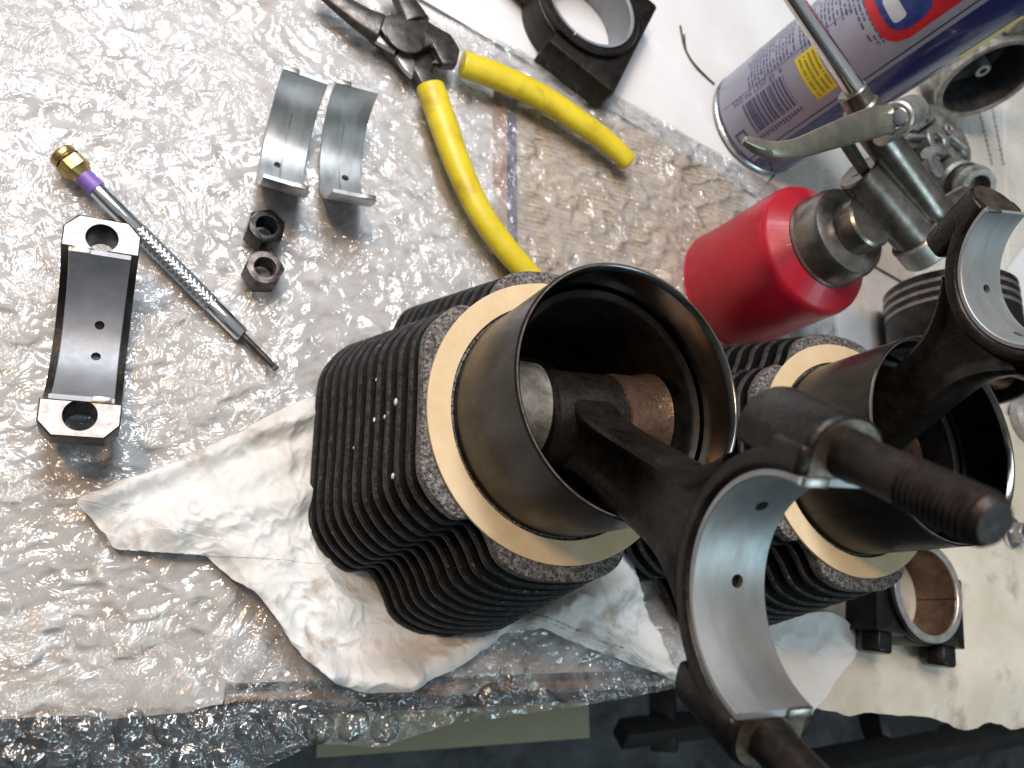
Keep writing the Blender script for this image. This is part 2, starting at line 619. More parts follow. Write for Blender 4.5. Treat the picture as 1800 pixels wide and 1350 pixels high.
def grid_object(name, X, Y, Z, mat, parent=None, keep=None, uvloop=True):
    """object from 2-D arrays in mm"""
    ny, nx = X.shape
    co = np.stack([X, Y, Z], -1).reshape(-1, 3) * MM
    idx = np.arange(nx * ny).reshape(ny, nx)
    q = np.stack([idx[:-1, :-1], idx[:-1, 1:], idx[1:, 1:], idx[1:, :-1]], -1)
    if keep is not None:
        k = keep[:-1, :-1] & keep[:-1, 1:] & keep[1:, 1:] & keep[1:, :-1]
        q = q[k]
    q = q.reshape(-1, 4)
    me = bpy.data.meshes.new(name)
    me.vertices.add(len(co))
    me.vertices.foreach_set('co', co.ravel())
    me.loops.add(q.size)
    me.loops.foreach_set('vertex_index', q.ravel().astype(np.int32))
    me.polygons.add(len(q))
    me.polygons.foreach_set('loop_start', np.arange(0, q.size, 4, dtype=np.int32))
    me.polygons.foreach_set('use_smooth', np.ones(len(q), dtype=bool))
    me.update(calc_edges=True)
    me.validate()
    if keep is not None:
        bm = bmesh.new()
        bm.from_mesh(me)
        bmesh.ops.delete(bm, geom=[v for v in bm.verts if not v.link_faces], context='VERTS')
        bm.to_mesh(me)
        bm.free()
    me.materials.append(M[mat] if isinstance(mat, str) else mat)
    o = bpy.data.objects.new(name, me)
    COL.objects.link(o)
    if parent is not None:
        o.parent = parent
    return o


def sheet_in_outline(name, outline, height, mat, n=140, parent=None, thick=.25):
    """sheet filling an outline (world mm, star-shaped about its centroid), height(x, y) -> z"""
    P = np.array([(p[0], p[1]) for p in outline])
    c = P.mean(0)
    m = len(P)
    t = np.linspace(0, 1, n)
    X = c[0] + np.outer(t, P[:, 0] - c[0])
    Y = c[1] + np.outer(t, P[:, 1] - c[1])
    X = np.concatenate([X, X[:, :1]], 1)
    Y = np.concatenate([Y, Y[:, :1]], 1)
    o = grid_object(name, X, Y, height(X, Y), mat, parent)
    sd = o.modifiers.new('thickness', 'SOLIDIFY')
    sd.thickness = thick * MM
    sd.offset = -1
    return o


# ================================================================== SETTING
PZ = -2.4                                        # top of the papers
EDGE_Y = -24.0

fl = MB()
fl.box((400, 400, -735), (4000, 4000, 10))
tag(fl.build('floor', 'floor'), kind='structure')

tb = thing('workbench', 'workbench with a brown wooden front edge under the papers', 'workbench', frame((200, 300, -24)))
w = MB()
w.box((40, 238, 9.5), (1100, 1118, 20))
w.build('bench_top', 'under_paper', tb, .8)
w = MB()
w.box((40, EDGE_Y - 300 - 1.9, 6.5), (1100, 3.4, 23))
w.build('edge_strip', 'wood_edge', tb, 1.0)

# lower shelf board, dark steel frame under the bench
o = MB()
a, b = B(555, 1262, -330), B(1028, 1302, -330)
c0 = (a + b) / 2
hb = B(800, 1243, -330).y - B(800, 1312, -330).y
o.box((0, 0, 4), (b.x - a.x, hb, 8))
cb = o.build('card_board', 'card', None, .6)
cb.location = Vector((c0.x, B(800, 1277, -330).y, -330)) * MM
tag(cb, 'flat yellowish board lying below the bench edge', 'board')

fr_ = thing('steel_stand', 'dark painted steel stand frame below the bench edge', 'stand')
p1, p2 = B(1135, 1345, -420), B(1700, 1262, -420)
for (q1, q2, wd) in ((B(1090, 1290, -430), B(1330, 1262, -430), 22), (B(1330, 1372, -300), B(1800, 1278, -300), 26),
                     (B(1165, 1200, -440), B(1168, 1320, -440), 26)):
    t = MB()
    t.tube([q1, q2], wd * .72, 4, 1.0)
    t.build('bar', 'frame_paint', fr_, 2)
t = MB()
t.lathe([(0, 0), (40, 0), (44, 4), (44, 30), (38, 34), (0, 34)], frame(B(1555, 1255, -330)), 40)
wh = t.build('wheel', 'blacktop', fr_)

# ------------------------------------------------ papers on the bench
def flat_sheet(name, corners, z, mat, label, cat, curl=0.0, seed=0, nx=60, ny=60, wave=.6):
    """four corners in world mm (a, b along local x; d, c above)"""
    a, b, c, e = [Vector((p[0], p[1], 0)) for p in corners]
    u = np.linspace(0, 1, nx)
    v = np.linspace(0, 1, ny)
    U, V = np.meshgrid(u, v)
    X = a.x * (1 - U) * (1 - V) + b.x * U * (1 - V) + c.x * U * V + e.x * (1 - U) * V
    Y = a.y * (1 - U) * (1 - V) + b.y * U * (1 - V) + c.y * U * V + e.y * (1 - U) * V
    if curl:
        Y = Y + (8 * (fbm(X / 30, X * 0 + seed, seed, 3) - .5) * 2) * np.clip(1 - V * 8, 0, 1)
    org = a
    xa = (b - a).normalized()
    fr = frame(org, (0, 0, 1), xa)
    inv = fr.inverted()
    Z = z + wave * (fbm(X / 45, Y / 45, seed) - .5)
    if curl:
        Z = Z - curl * np.clip((EDGE_Y - 6 - Y) / 30, 0, 3) ** 1.3
    LX = inv[0][0] * X + inv[0][1] * Y + inv[0][3]
    LY = inv[1][0] * X + inv[1][1] * Y + inv[1][3]
    o = grid_object(name, LX, LY, Z, mat)
    o.matrix_world = Matrix.Translation(Vector((org.x, org.y, 0)) * MM) @ fr.to_3x3().to_4x4()
    return tag(o, label, cat)


M['news_bands'] = newsprint('news_bands', (.62, .5, .36), (.74, .63, .48), .0026,
                            bands=[(-.02, 0.0, (.86, .85, .84)), (0.0, .007, (.55, .38, .31)), (.007, .0125, (.05, .05, .17))],
                            gray=(.085, .07, (.25, .22, .2)))
M['news_text'] = newsprint('news_text', (.66, .62, .55), (.77, .74, .68), .0021)
nb0, nb1 = B(868, 500, PZ), B(868, 150, PZ)
dv = (nb1 - nb0).normalized()
rv = Vector((dv.y, -dv.x, 0))
flat_sheet('newspaper', [nb0 - dv * 110, nb0 - dv * 110 + rv * 160, nb0 + dv * 108 + rv * 160, nb0 + dv * 108], PZ + .2, M['news_bands'],
           'beige printed newspaper page with a navy rule beneath the bubble wrap', 'newspaper', wave=.3)
flat_sheet('newspaper', [B(1330, 350, PZ), B(1700, 560, PZ), B(1990, 180, PZ), B(1560, 40, PZ)], PZ + .65, M['news_text'],
           'newspaper page with columns of small print under the metal castings', 'newspaper', wave=.25, seed=3)
flat_sheet('paper_sheet', [Vector((255, -34, 0)), Vector((560, -64, 0)), Vector((560, 130, 0)), Vector((285, 130, 0))], PZ + 1.1, 'beige_paper',
           'stained cream paper sheet hanging over the bench edge beneath the bearing block', 'paper', curl=9, seed=5)

flat_sheet('paper_sheet', [Vector((-140, -29, 0)), Vector((47, -26, 0)), Vector((52, 110, 0)), Vector((-140, 110, 0))], PZ + .5, 'paper',
           'white paper folded over the bench edge under the bubble wrap at lower left', 'paper', curl=16, seed=15)

flat_sheet('paper_sheet', [B(640, -60, PZ), B(1330, 345, PZ), B(1560, 40, PZ), B(1300, -200, PZ)], PZ + .35, 'white_paper',
           'smooth white paper sheet beneath the spray can and the topmost rod', 'paper', seed=25, wave=.4)

# handwriting on the printed page
hw = MB()
for row in range(2):
    s0, s1 = B(1722 + row * 24, 178, 0), B(1747 + row * 20, 290, 0)
    n = 170
    pts = []
    for i in range(n):
        t = i / (n - 1)
        ph = t * 88
        amp = (.9 + .9 * math.sin(t * 17 + row) ** 2) * (1 if (t * 9 + row * .3) % 1 > .16 else .1)
        q = s0.lerp(s1, t)
        d_ = (s1 - s0).normalized()
        s_ = Vector((-d_.y, d_.x, 0))
        pts.append(Vector((q.x, q.y, PZ + 1.15)) + s_ * math.sin(ph) * amp + d_ * math.cos(ph * .97) * .8)
    hw.tube(pts, .28, 4, .25)
ho = hw.build('handwriting', 'ink_navy')
np_ = [o for o in COL.objects if o.get('label', '').startswith('newspaper page with columns')][0]
ho.parent = np_
ho.matrix_parent_inverse = np_.matrix_world.inverted()

# ------------------------------------------------ bubble wrap
def film_lo(x):
    return np.interp(x, [-120, 40, 62, 80, 105, 130, 190, 246], [-90, -90, -50, -42, -45, -38, -34, -28])


def film_hi(x):
    p = [(-60, -60), (600, -60), (760, 25), (880, 75), (1050, 150), (1250, 262), (1400, 350), (1520, 420)]
    q = [B(a, b, -2) for a, b in p]
    return np.interp(x, [v.x for v in q], [v.y for v in q])


def droop(y, x):
    """bench position -> (y, z): the film bends over the bench edge"""
    s = np.clip(EDGE_Y - 9 - y, 0, None)
    soft = s - 6 * (1 - np.exp(-s / 6))
    return np.where(s > 0, EDGE_Y - 9 - (s - soft * .06), y), -soft * .32


nx, ny = 430, 470
uu = np.linspace(0, 1, nx)
vv = np.linspace(0, 1, ny)
U, V = np.meshgrid(uu, vv)
X = -105 + U * (372 + 105)
LO, HI = film_lo(X), film_hi(X)
right_lo = np.interp(X, [246, 262, 372], [-29, 20, 150])
LO = np.where(X > 246, right_lo, LO)
HI = np.maximum(HI, LO + 4)
Y = LO + V * (HI - LO)
PITCH, RB = 12.4, 5.9
row = np.round(Y / (PITCH * .866))
off = np.where(row % 2 == 0, 0, .5)
colk = np.round(X / PITCH - off)
bx, by = (colk + off) * PITCH, row * PITCH * .866
rr = np.hypot(X - bx, Y - by) / RB
amp = vnoise(bx * 3.7 + .5, by * 2.9 + .5, 5)
over = np.clip((EDGE_Y - 4 - Y) / 6, 0, 1)
WX, WY = X + 5 * fbm(X / 9, Y / 9, 3, 2), Y + 5 * fbm(X / 9, Y / 9, 4, 2)      # warped, so that creases wander
crump = fbm(WX / 7.5, WY / 5.2, 21, 3, True)
crease = np.maximum(0, fbm(WX / 13, WY / 10, 61, 3, True) - .52) * 2
dome = np.clip(1 - np.clip(rr + .5 * (fbm(X / 5, Y / 5, 15, 2) - .5), 0, 1) ** 2.2, 0, 1)
alive = np.clip((vnoise(bx * 1.3 + .5, by * 1.7 + .5, 8) - .45) * 4, 0, 1) * np.clip(fbm(X / 40, Y / 40, 90, 2) * 3.2 - 1.0, .15, 1)
Z = (dome * alive * (.3 + 1.0 * amp) + 1.0 * crease + .8 * (crump - .5)
     + 1.9 * (fbm(X / 38, Y / 38, 31, 2) - .5) + 1.6 * np.maximum(0, fbm(WX / 34, WY / 26, 71, 2, True) - .62))
Z = Z * (1 - over) + over * (4.5 * (fbm(WX / 24, WY / 20, 41, 3, True) - .45) + .7 * (crump - .5) + 1.6 * crease)
Z = np.clip(Z - .7, -1.3, 1.7)
Yd, Zd = droop(Y, X)
wrap = thing('bubble_wrap', 'clear crumpled bubble wrap spread over the bench and drooping past its edge', 'bubble wrap')
hem_line = EDGE_Y - 3 + 4 * (fbm(X / 22, Y / 22, 99, 3) - .5)
grid_object('film', X, Yd, Z + Zd - .35, 'film', wrap, keep=Y > hem_line - 1.2)
grid_object('hanging_hem', X, Yd, Z + Zd - .38, 'film_hem', wrap, keep=Y < hem_line)

# separate blisters where the wrap hangs over the dark floor
var = []
for k in range(6):
    m_ = MB()
    ns, nr = 28, 10
    vs, fs = [], []
    for j in range(nr + 1):
        t = j / nr
        for i in range(ns):
            a = 2 * math.pi * i / ns
            r = RB * t
            h = 3.6 * (1 - t ** 3.4) * (.25 + 1.15 * float(fbm(np.array([(r * math.cos(a)) / 3.1 + 10 * k + 20.]), np.array([r * math.sin(a) / 3.1 + 5.]), k, 3)[0]))
            vs.append((r * math.cos(a), r * math.sin(a), h))
    for j in range(nr):
        for i in range(ns):
            l = (i + 1) % ns
            fs.append((j * ns + i, j * ns + l, (j + 1) * ns + l, (j + 1) * ns + i))
    me = m_.add(vs, fs).mesh('bubble')
    me.materials.append(M['film_bubble'])
    var.append(me)
cnt = 0
for r_ in range(-10, 0):
    for c_ in range(-8, 20):
        x = (c_ + (0 if r_ % 2 == 0 else .5)) * PITCH + random.uniform(-.5, .5)
        y = r_ * PITCH * .866 + random.uniform(-.5, .5) - .05 * x
        if y > EDGE_Y - 5 or y < float(film_lo(np.array(x))) + 4 or x > 150 or x < -48:
            continue
        y0, z0 = droop(np.array(y), 0)
        y1, z1 = droop(np.array(y - 1.0), 0)
        ty = Vector((0, float(y0 - y1), float(z0 - z1))).normalized()
        nrm = Vector((1, 0, 0)).cross(ty)
        o = bpy.data.objects.new('bubble', random.choice(var))
        COL.objects.link(o)
        o.parent = wrap
        f = frame(Vector((x, float(y0), float(z0))) + nrm * .1, nrm, (1, 0, 0)) @ Matrix.Rotation(random.random() * 6.28, 4, 'Z')
        f.translation = f.translation * MM
        sq = random.uniform(.9, 1.12)
        o.matrix_world = f @ Matrix.Diagonal((sq, random.uniform(.8, 1.05), random.choice((.35, .5, .65, .8, .95)), 1))
        cnt += 1

# ------------------------------------------------ paper towels
def outline_from(pts, z, n=8, closed=True, jitter=0.0):
    w_ = [B(x, y, z) for x, y in pts]
    s_ = spline(w_, n, closed)
    if jitter:
        s_ = [p + Vector((random.gauss(0, jitter), random.gauss(0, jitter), 0)) for p in s_]
    return s_


def towel_height(seed, base, amp, folds):
    def h(X, Y):
        wx, wy = X + 9 * fbm(X / 17, Y / 17, seed + 40, 2), Y + 9 * fbm(X / 17, Y / 17, seed + 41, 2)
        z = base + amp * (fbm(wx / 30, wy / 24, seed, 3, True) - .45) + amp * .75 * (fbm(wx / 11, wy / 14, seed + 9, 3, True) - .5)
        for (ax, ay, bx_, by_, ht, wd) in folds:          # raised folds along segments
            px, py = X - ax, Y - ay
            dx, dy = bx_ - ax, by_ - ay
            t = np.clip((px * dx + py * dy) / (dx * dx + dy * dy), 0, 1)
            dd = np.hypot(px - t * dx, py - t * dy)
            z = z + ht * np.exp(-(dd / wd) ** 2)
        under = np.hypot(X - 131.4, Y - 63.7)
        k = np.clip((under - 56) / 14, 0, 1)
        z = np.clip(z, .35, None) * k + .3 * (1 - k)
        s = np.clip(EDGE_Y - 14 - Y, 0, None)
        return z - s * .5
    return h


def seg(a, b, ht, wd, z=3):
    p, q = B(*a, z), B(*b, z)
    return (p.x, p.y, q.x, q.y, ht, wd)


tw = outline_from([(135, 880), (200, 855), (330, 800), (450, 745), (545, 700), (640, 690), (800, 680), (1000, 760), (1100, 950), (1112, 1020),
                   (1145, 1095), (1188, 1192), (1130, 1168), (1020, 1112), (915, 1106), (850, 1140), (800, 1172), (720, 1206),
                   (650, 1217), (600, 1208), (560, 1188), (520, 1150), (490, 1112), (455, 1062), (400, 1012), (340, 968), (295, 940), (266, 936), (214, 968), (170, 918)], 3, 22)
folds = [seg((170, 880), (540, 730), 5, 4), (seg((300, 935), (560, 860), 6, 6)), seg((440, 1040), (560, 1185), 8, 6),
         seg((560, 1185), (700, 1200), 9, 6), seg((320, 900), (545, 790), 4, 5), seg((420, 960), (600, 1080), 5, 7),
         seg((930, 1095), (1090, 1030), 7, 7), seg((1030, 1105), (1170, 1180), 5, 4), seg((700, 1190), (850, 1120), 6, 6)]
TA = np.array([(p.x, p.y) for p in tw])
tw = [p + Vector((3.2 * (float(a_) - .5), 3.2 * (float(b_) - .5), 0)) for p, a_, b_ in
      zip(tw, fbm(TA[:, 0] / 14, TA[:, 1] / 14, 51, 4), fbm(TA[:, 0] / 14, TA[:, 1] / 14, 57, 4))]
o = sheet_in_outline('paper_towel', tw, towel_height(3, 2.6, 6.0, folds), 'towel', 170)
tag(o, 'crumpled white paper towel with oil stains lying under the nearer finned cylinder', 'paper towel')
tw2 = outline_from([(1330, 1110), (1390, 1085), (1470, 1078), (1512, 1132), (1470, 1200), (1434, 1252), (1380, 1240), (1300, 1200)], 3, 18)
o = sheet_in_outline('paper_towel', tw2, lambda X, Y: 1.0 + 2.2 * (fbm(X / 18, Y / 18, 8, 3, True)) - np.clip(EDGE_Y - 10 - Y, 0, None) * .3, 'clean_towel', 60)
tag(o, 'small clean white paper piece with a pointed corner beside the far cylinder', 'paper towel')

# ================================================================== CYLINDERS
def fin_outline(sx, sy):
    q = [(0, 52), (-12, 50.9), (-21, 46.6), (-25, 39.4), (-29.2, 34), (-36, 34.1), (-42.6, 29.6), (-47, 23.2), (-48.2, 17), (-48.2, 8), (-48.2, 0)]
    full = q + [(x, -y) for x, y in q[-2::-1]] + [(-x, -y) for x, y in q[1:]] + [(-x, y) for x, y in q[-2:0:-1]]
    s_ = spline([(x, y, 0) for x, y in full], 4, True)
    return [(p.x * sx, p.y * sy) for p in s_]


BASE = 1.5
Z_FL, Z_RING, Z_RIM = 82.0, 88.0, 129.4
R_SP, R_BORE = 38.2, 36.0
bores = [(131.4, 63.7), (265.8, 63.0)]


def make_barrel(xy, label):
    t = thing('engine_cylinder', label, 'cylinder', frame((xy[0], xy[1], BASE)), 'finned engine cylinders')
    for k in range(11):
        z = 1.5 + k * 7.32
        q = 1 - k / 11
        o_ = fin_outline(1 + .27 * q, 1 + .34 * q)
        m_ = MB()
        m_.plate(o_, 41, [(9, z - .3), (1.1, z + .1), (.3, z + .6), (0, z + 1.4), (.3, z + 2.3), (1.1, z + 2.9), (9, z + 3.4)])
        fo = m_.build('fin', 'cast_iron', t)
        fo.data.materials.append(M['fin_edge_lit'])          # scuffed outer edge, painted paler as if lit against the shaded gaps
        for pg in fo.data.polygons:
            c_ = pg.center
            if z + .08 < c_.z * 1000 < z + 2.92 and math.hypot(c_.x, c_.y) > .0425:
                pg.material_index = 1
    m_ = MB()
    m_.lathe([(R_BORE + .1, .6), (43, .6), (42, 10), (41.3, Z_FL - 1)], None, 64)
    m_.build('barrel_wall', 'cast_iron', t)
    m_ = MB()
    zf = Z_FL - BASE
    m_.plate(fin_outline(1, 1), R_SP - .2, [(1.5, zf), (.4, zf + .3), (0, zf + 1.2), (0, zf + 4.2), (.35, zf + 5.1), (1.2, zf + 5.5)])
    m_.build('flange', 'sand_cast', t)
    m_ = MB()
    zr = Z_RIM - BASE
    m_.lathe([(R_BORE, .8), (R_BORE, zr - 1.6), (R_BORE + .9, zr - .2), (R_BORE + 1.2, zr)], None, 128)
    m_.build('bore_wall', 'honed', t)
    m_ = MB()
    m_.lathe([(R_BORE + 1.2, zr), (R_SP - .45, zr), (R_SP, zr - .5),
              (R_SP, zf + 9), (R_SP - .3, zf + 8.6), (R_SP - .3, zf + 5)], None, 128)
    m_.build('spigot', 'bore_steel', t)
    m_ = MB()
    m_.lathe([(R_BORE + 1.2, zr - .2), (R_BORE + 1.25, zr + .05), (R_SP - .5, zr + .05), (R_SP - .35, zr - .2)], None, 128, True)
    m_.build('rim_edge', 'rim_metal', t)
    return t


eng1 = make_barrel(bores[0], 'black finned engine cylinder nearer the camera standing on the crumpled paper towel')
fk = MB()                                             # flecks of white paint stuck on the fin edges
for (k, yy, sz) in ((9, 4, .75), (7, 1, .5), (8, .5, .45), (9, -20, .6), (7, 15, .35), (5, -6, .3)):
    q = 1 - k / 11
    fk.lathe([(sz * math.cos(a), sz * 1.7 * math.sin(a)) for a in np.linspace(-1.57, 1.57, 7)],
             frame((-48.25 * (1 + .27 * q), yy, 2.7 + k * 7.32), (.1, 1, .05)), 10)
tag(fk.build('paint_flecks', 'machined', eng1), kind='stuff')
make_barrel(bores[1], 'finned engine cylinder further right, half hidden behind the big connecting rod')
for xy, lab in zip(bores, ('tan ring gasket around the collar of the nearer cylinder', 'tan ring gasket around the collar of the far cylinder')):
    m_ = MB()
    m_.ring(39.2, 47.0, 0, 1.1, None, 96, .15)
    g = m_.build('ring_gasket', 'gasket')
    g.location = Vector((xy[0], xy[1], Z_RING - .45)) * MM
    tag(g, lab, 'gasket', 'ring gaskets')

# ================================================================== PISTON + ROD
def make_piston(fr, label, crown=38, skirt=23, grooves=True, boss=True):
    """origin = pin centre, x = pin axis, z towards the open skirt"""
    t = thing('piston', label, 'piston', fr)
    R_ = 35.55
    m_ = MB()
    prof = [(0, -crown), (R_ - 1.2, -crown), (R_ - .3, -crown + .8)]
    z = -crown + 4.5
    for k in range(3 if grooves else 0):
        prof += [(R_ - .3, z), (R_ - 3.2, z), (R_ - 3.2, z + 2.6), (R_ - .3, z + 2.6)]
        z += 5.4
    prof += [(R_ - .2, z), (R_, z + 3), (R_, skirt - .8), (R_ - .5, skirt), (R_ - 2.6, skirt), (R_ - 3.0, skirt - .6), (R_ - 3.2, -20), (R_ - 8, -26), (0, -28)]
    m_.lathe(prof, None, 112)
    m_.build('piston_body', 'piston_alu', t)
    if grooves:
        for k in range(3):
            zz = -crown + 4.5 + k * 5.4
            m_ = MB()
            prof = [(R_ - 3, zz + .25), (R_ - .02, zz + .25), (R_ - .02, zz + 2.3), (R_ - 3, zz + 2.3)]
            m_.lathe(prof, None, 100, True, .06 + k * 2, .06 + k * 2 + 6.2)
            m_.build('piston_ring', 'ground_steel', t)
    if boss:
        for sx in (-1, 1):
            m_ = MB()
            f = frame((0, 0, 0), (sx, 0, 0), (0, 1, 0))
            m_.lathe([(10, 13.6), (14.4, 13.6), (15.6, 14.6), (15.8, 22), (17.5, 29), (10, 29.5)], f, 48)
            m_.build('pin_boss', 'bronze' if sx > 0 else 'alu_dirty', t)
        m_ = MB()
        m_.ring(6, 10, -28, 28, frame((0, 0, 0), (1, 0, 0)), 40)
        m_.build('wrist_pin', 'ground_steel', t)
    return t


def make_rod(fr, label, L=114.1, cap=False, group=None, length_visible=True, shell=True, bolts=True):
    """origin = small-end centre, x = bore axes, z towards the big end"""
    t = thing('connecting_rod', label, 'connecting rod', fr, group)
    ax = frame((0, 0, 0), (1, 0, 0), (0, 1, 0))       # local z -> rod x
    if length_visible:
        m_ = MB()
        m_.lathe([(10.2, -12.4), (10.8, -13), (15.8, -13), (17.2, -11.6), (17.2, 11.6), (15.8, 13), (10.8, 13), (10.2, 12.4)], ax, 56, True)
        m_.build('small_end', 'forged', t)
        # I beam: web and two flanges, flaring into the big end
        m_ = MB()
        n = 40
        prof = []
        for i in range(n + 1):
            q = i / n
            z = 6 + q * (L - 6 - 26)
            hw_ = 8.2 + 3.4 * q + 10 * max(0, (q - .72) / .28) ** 2 + 7.5 * math.exp(-(z - 6) / 8)
            prof.append((z, hw_))
        def sec(hw_):
            h_ = [(0, -hw_), (5.6, -hw_), (6.9, -hw_ + .7), (7.3, -hw_ + 2.0), (6.9, -hw_ + 3.4), (6.6, -hw_ + 4.4), (5.9, -hw_ + 5.4), (5.6, -hw_ + 7), (5.6, 0)]
            r_ = h_ + [(x, -y) for x, y in h_[-2::-1]]
            return r_ + [(-x, y) for x, y in r_[-2:0:-1]]
        NS = len(sec(12))
        vs, fs = [], []
        for z, hw_ in prof:
            vs += [(x, y, z) for x, y in sec(hw_)]
        for i in range(n):
            for k in range(NS):
                l = (k + 1) % NS
                fs.append((i * NS + k, i * NS + l, (i + 1) * NS + l, (i + 1) * NS + k))
        fs += [tuple(range(NS)), tuple(range(NS * n, NS * n + NS))]
        m_.add(vs, fs)
        m_.build('beam', 'forged', t)
    # big end half: a half ring with two rounded bolt bosses
    RI, RO, BY = 25.7, 30.0, 30.6
    na = 28
    outer = [(31.5, 0), (31.5, -9)]
    arc = [(RO * math.cos(a), -RO * math.sin(a)) for a in np.linspace(.36, math.pi - .36, na * 2)]
    left = [(-y, z) for y, z in outer[::-1]]
    inner = [(RI * math.cos(a), -RI * math.sin(a)) for a in np.linspace(math.pi, 0, na * 2)]
    f = frame((0, 0, L), (1, 0, 0), (0, 1, 0))        # prism z -> rod x, prism x -> rod y, prism y -> rod z
    MB().prism(outer + arc + left + inner, -10.6, 10.6, f).build('big_end', 'forged', t, 1.3, 3)
    MB().prism([(RI * 1.02 * math.cos(a), -RI * 1.02 * math.sin(a)) for a in np.linspace(.3, math.pi - .3, 40)]
               + [((RO + 1.6) * math.cos(a), -(RO + 1.6) * math.sin(a)) for a in np.linspace(math.pi - .3, .3, 40)], -6.4, 6.4, f).build('big_end_rib', 'forged', t, 1.0, 2)
    for s_ in (-1, 1):
        def boss_plan(g):
            pl_ = [(-9.6 - g, 25.6 - g * .2), (9.6 + g, 25.6 - g * .2)] + [((9.6 + g) * math.cos(a), BY - .5 + (8.2 + g) * math.sin(a)) for a in np.linspace(0, math.pi, 20)]
            return [(x, y * s_) for x, y in pl_][::s_]
        m_ = MB()
        m_.prism(boss_plan(0), L - 22, L - .02)
        m_.build('bolt_boss', 'forged', t, 1.6, 3)
        m_ = MB()
        m_.prism([(x * .93, y * s_ * 1 if False else y) for x, y in boss_plan(-.9)], L - .4, L + .12)
        m_.build('joint_face', 'forged_worn', t)
    if shell:
        sh = half_shell(t, frame((0, 0, L), (1, 0, 0), (0, 1, 0)), 'bearing_rod', holes=((-108, 2.5), (-62, 2.5)))
    if bolts:
        for s_ in (-1, 1):
            m_ = MB()
            pr = [(0, L - 24.5), (5.6, L - 24.5), (6.2, L - 23.6), (6.2, L - 21)]
            m_.lathe(pr, frame((0, s_ * 30.6, 0)), 20)
            pr = [(4.9, L - 22), (4.9, L + 3), (4.55, L + 4.5), (4.45, L + 15)]
            zt = L + 15
            while zt < L + 30:
                pr += [(4.8, zt + .25), (4.8, zt + .5), (4.2, zt + .9), (4.2, zt + 1.05)]
                zt += 1.25
            pr += [(4.5, zt + .4), (3.6, zt + 1.6), (0, zt + 1.7)]
            m_.lathe(pr, frame((0, s_ * 30.6, 0)), 36)
            m_.build('bolt', 'thread', t)
    return t


def half_shell(parent, fr, mat, ri=24.0, ro=25.55, w=19.4, holes=(), tang=True, back='steel_back', label=None):
    """half bearing shell: axis = local z of fr, arc from angle pi to 2pi in its xy plane"""
    m_ = MB()
    prof = [(ri, -w / 2 + .25), (ri + .25, -w / 2), (ro - .15, -w / 2), (ro, -w / 2 + .15), (ro, w / 2 - .15), (ro - .15, w / 2), (ri + .25, w / 2), (ri, w / 2 - .25)]
    m_.lathe(prof, fr, 72, True, math.pi, 2 * math.pi)
    cuts = []
    for ang, off_ in holes:
        a = math.radians(ang)
        c = MB()
        dr = fr.to_3x3() @ Vector((math.cos(a), math.sin(a), 0))
        oo = fr @ Vector((math.cos(a) * ro * .9, math.sin(a) * ro * .9, off_ * 0 + (2.0 if off_ > 0 else -2.0)))
        c.cyl(1.55, -5, 8, frame(oo, dr), 20, 0)
        cuts.append(c)
    s_ = m_.build('bearing_shell', mat, parent, cut=cuts or None)
    if tang:
        for sg in (-1, 1):
            tg = MB()
            tg.box((sg * (ri + ro) / 2 * 1.0, .1, -sg * w * .30), (ro - ri + .5, 1.0, w * .3), fr)
            k = tg.build('locating_tang', back, s_, .15)
    return s_


def rod_frame(C, d, u, L=114.1):
    C, d, u = Vector(C), Vector(d).normalized(), Vector(u)
    f = frame(C - d * L, d, u)
    return f


C1, D1, U1 = (125.54, 3.65, 190.9), (-.06, -.5, .86), (1, .02, .08)
C2_, D2, U2 = (249.31, 103.61, 184.4), (-.11, .4, .91), (.99, .14, .06)
rf1, rf2 = rod_frame(C1, D1, U1), rod_frame(C2_, D2, U2)
make_rod(rf1, 'dark connecting rod with pale bearing half and threaded bolts reaching towards the camera')
make_rod(rf2, 'dark connecting rod rising from the far cylinder at the right edge', bolts=False)
pf1 = frame((bores[0][0] + .05, bores[0][1] - .05, rf1.translation.z), (0, 0, 1), (1, .02, 0))
make_piston(pf1, 'piston sitting inside the nearer cylinder bore with its copper toned pin boss', skirt=115 - rf1.translation.z)
pf2 = frame((bores[1][0], bores[1][1], rf2.translation.z), (0, 0, 1), (1, .14, 0))
make_piston(pf2, 'piston deep in the shaded bore of the far cylinder', skirt=109 - rf2.translation.z)

# loose piston standing on its skirt behind the red oil can
ps = B(1668, 548, 33)
make_piston(frame((ps.x - 1, ps.y - 26, PZ + 36.2), (-.06, -1, 0), (1, 0, .25)),
            'loose dark piston with stacked rings lying on its side behind the red oil can', boss=True, skirt=24, crown=38)

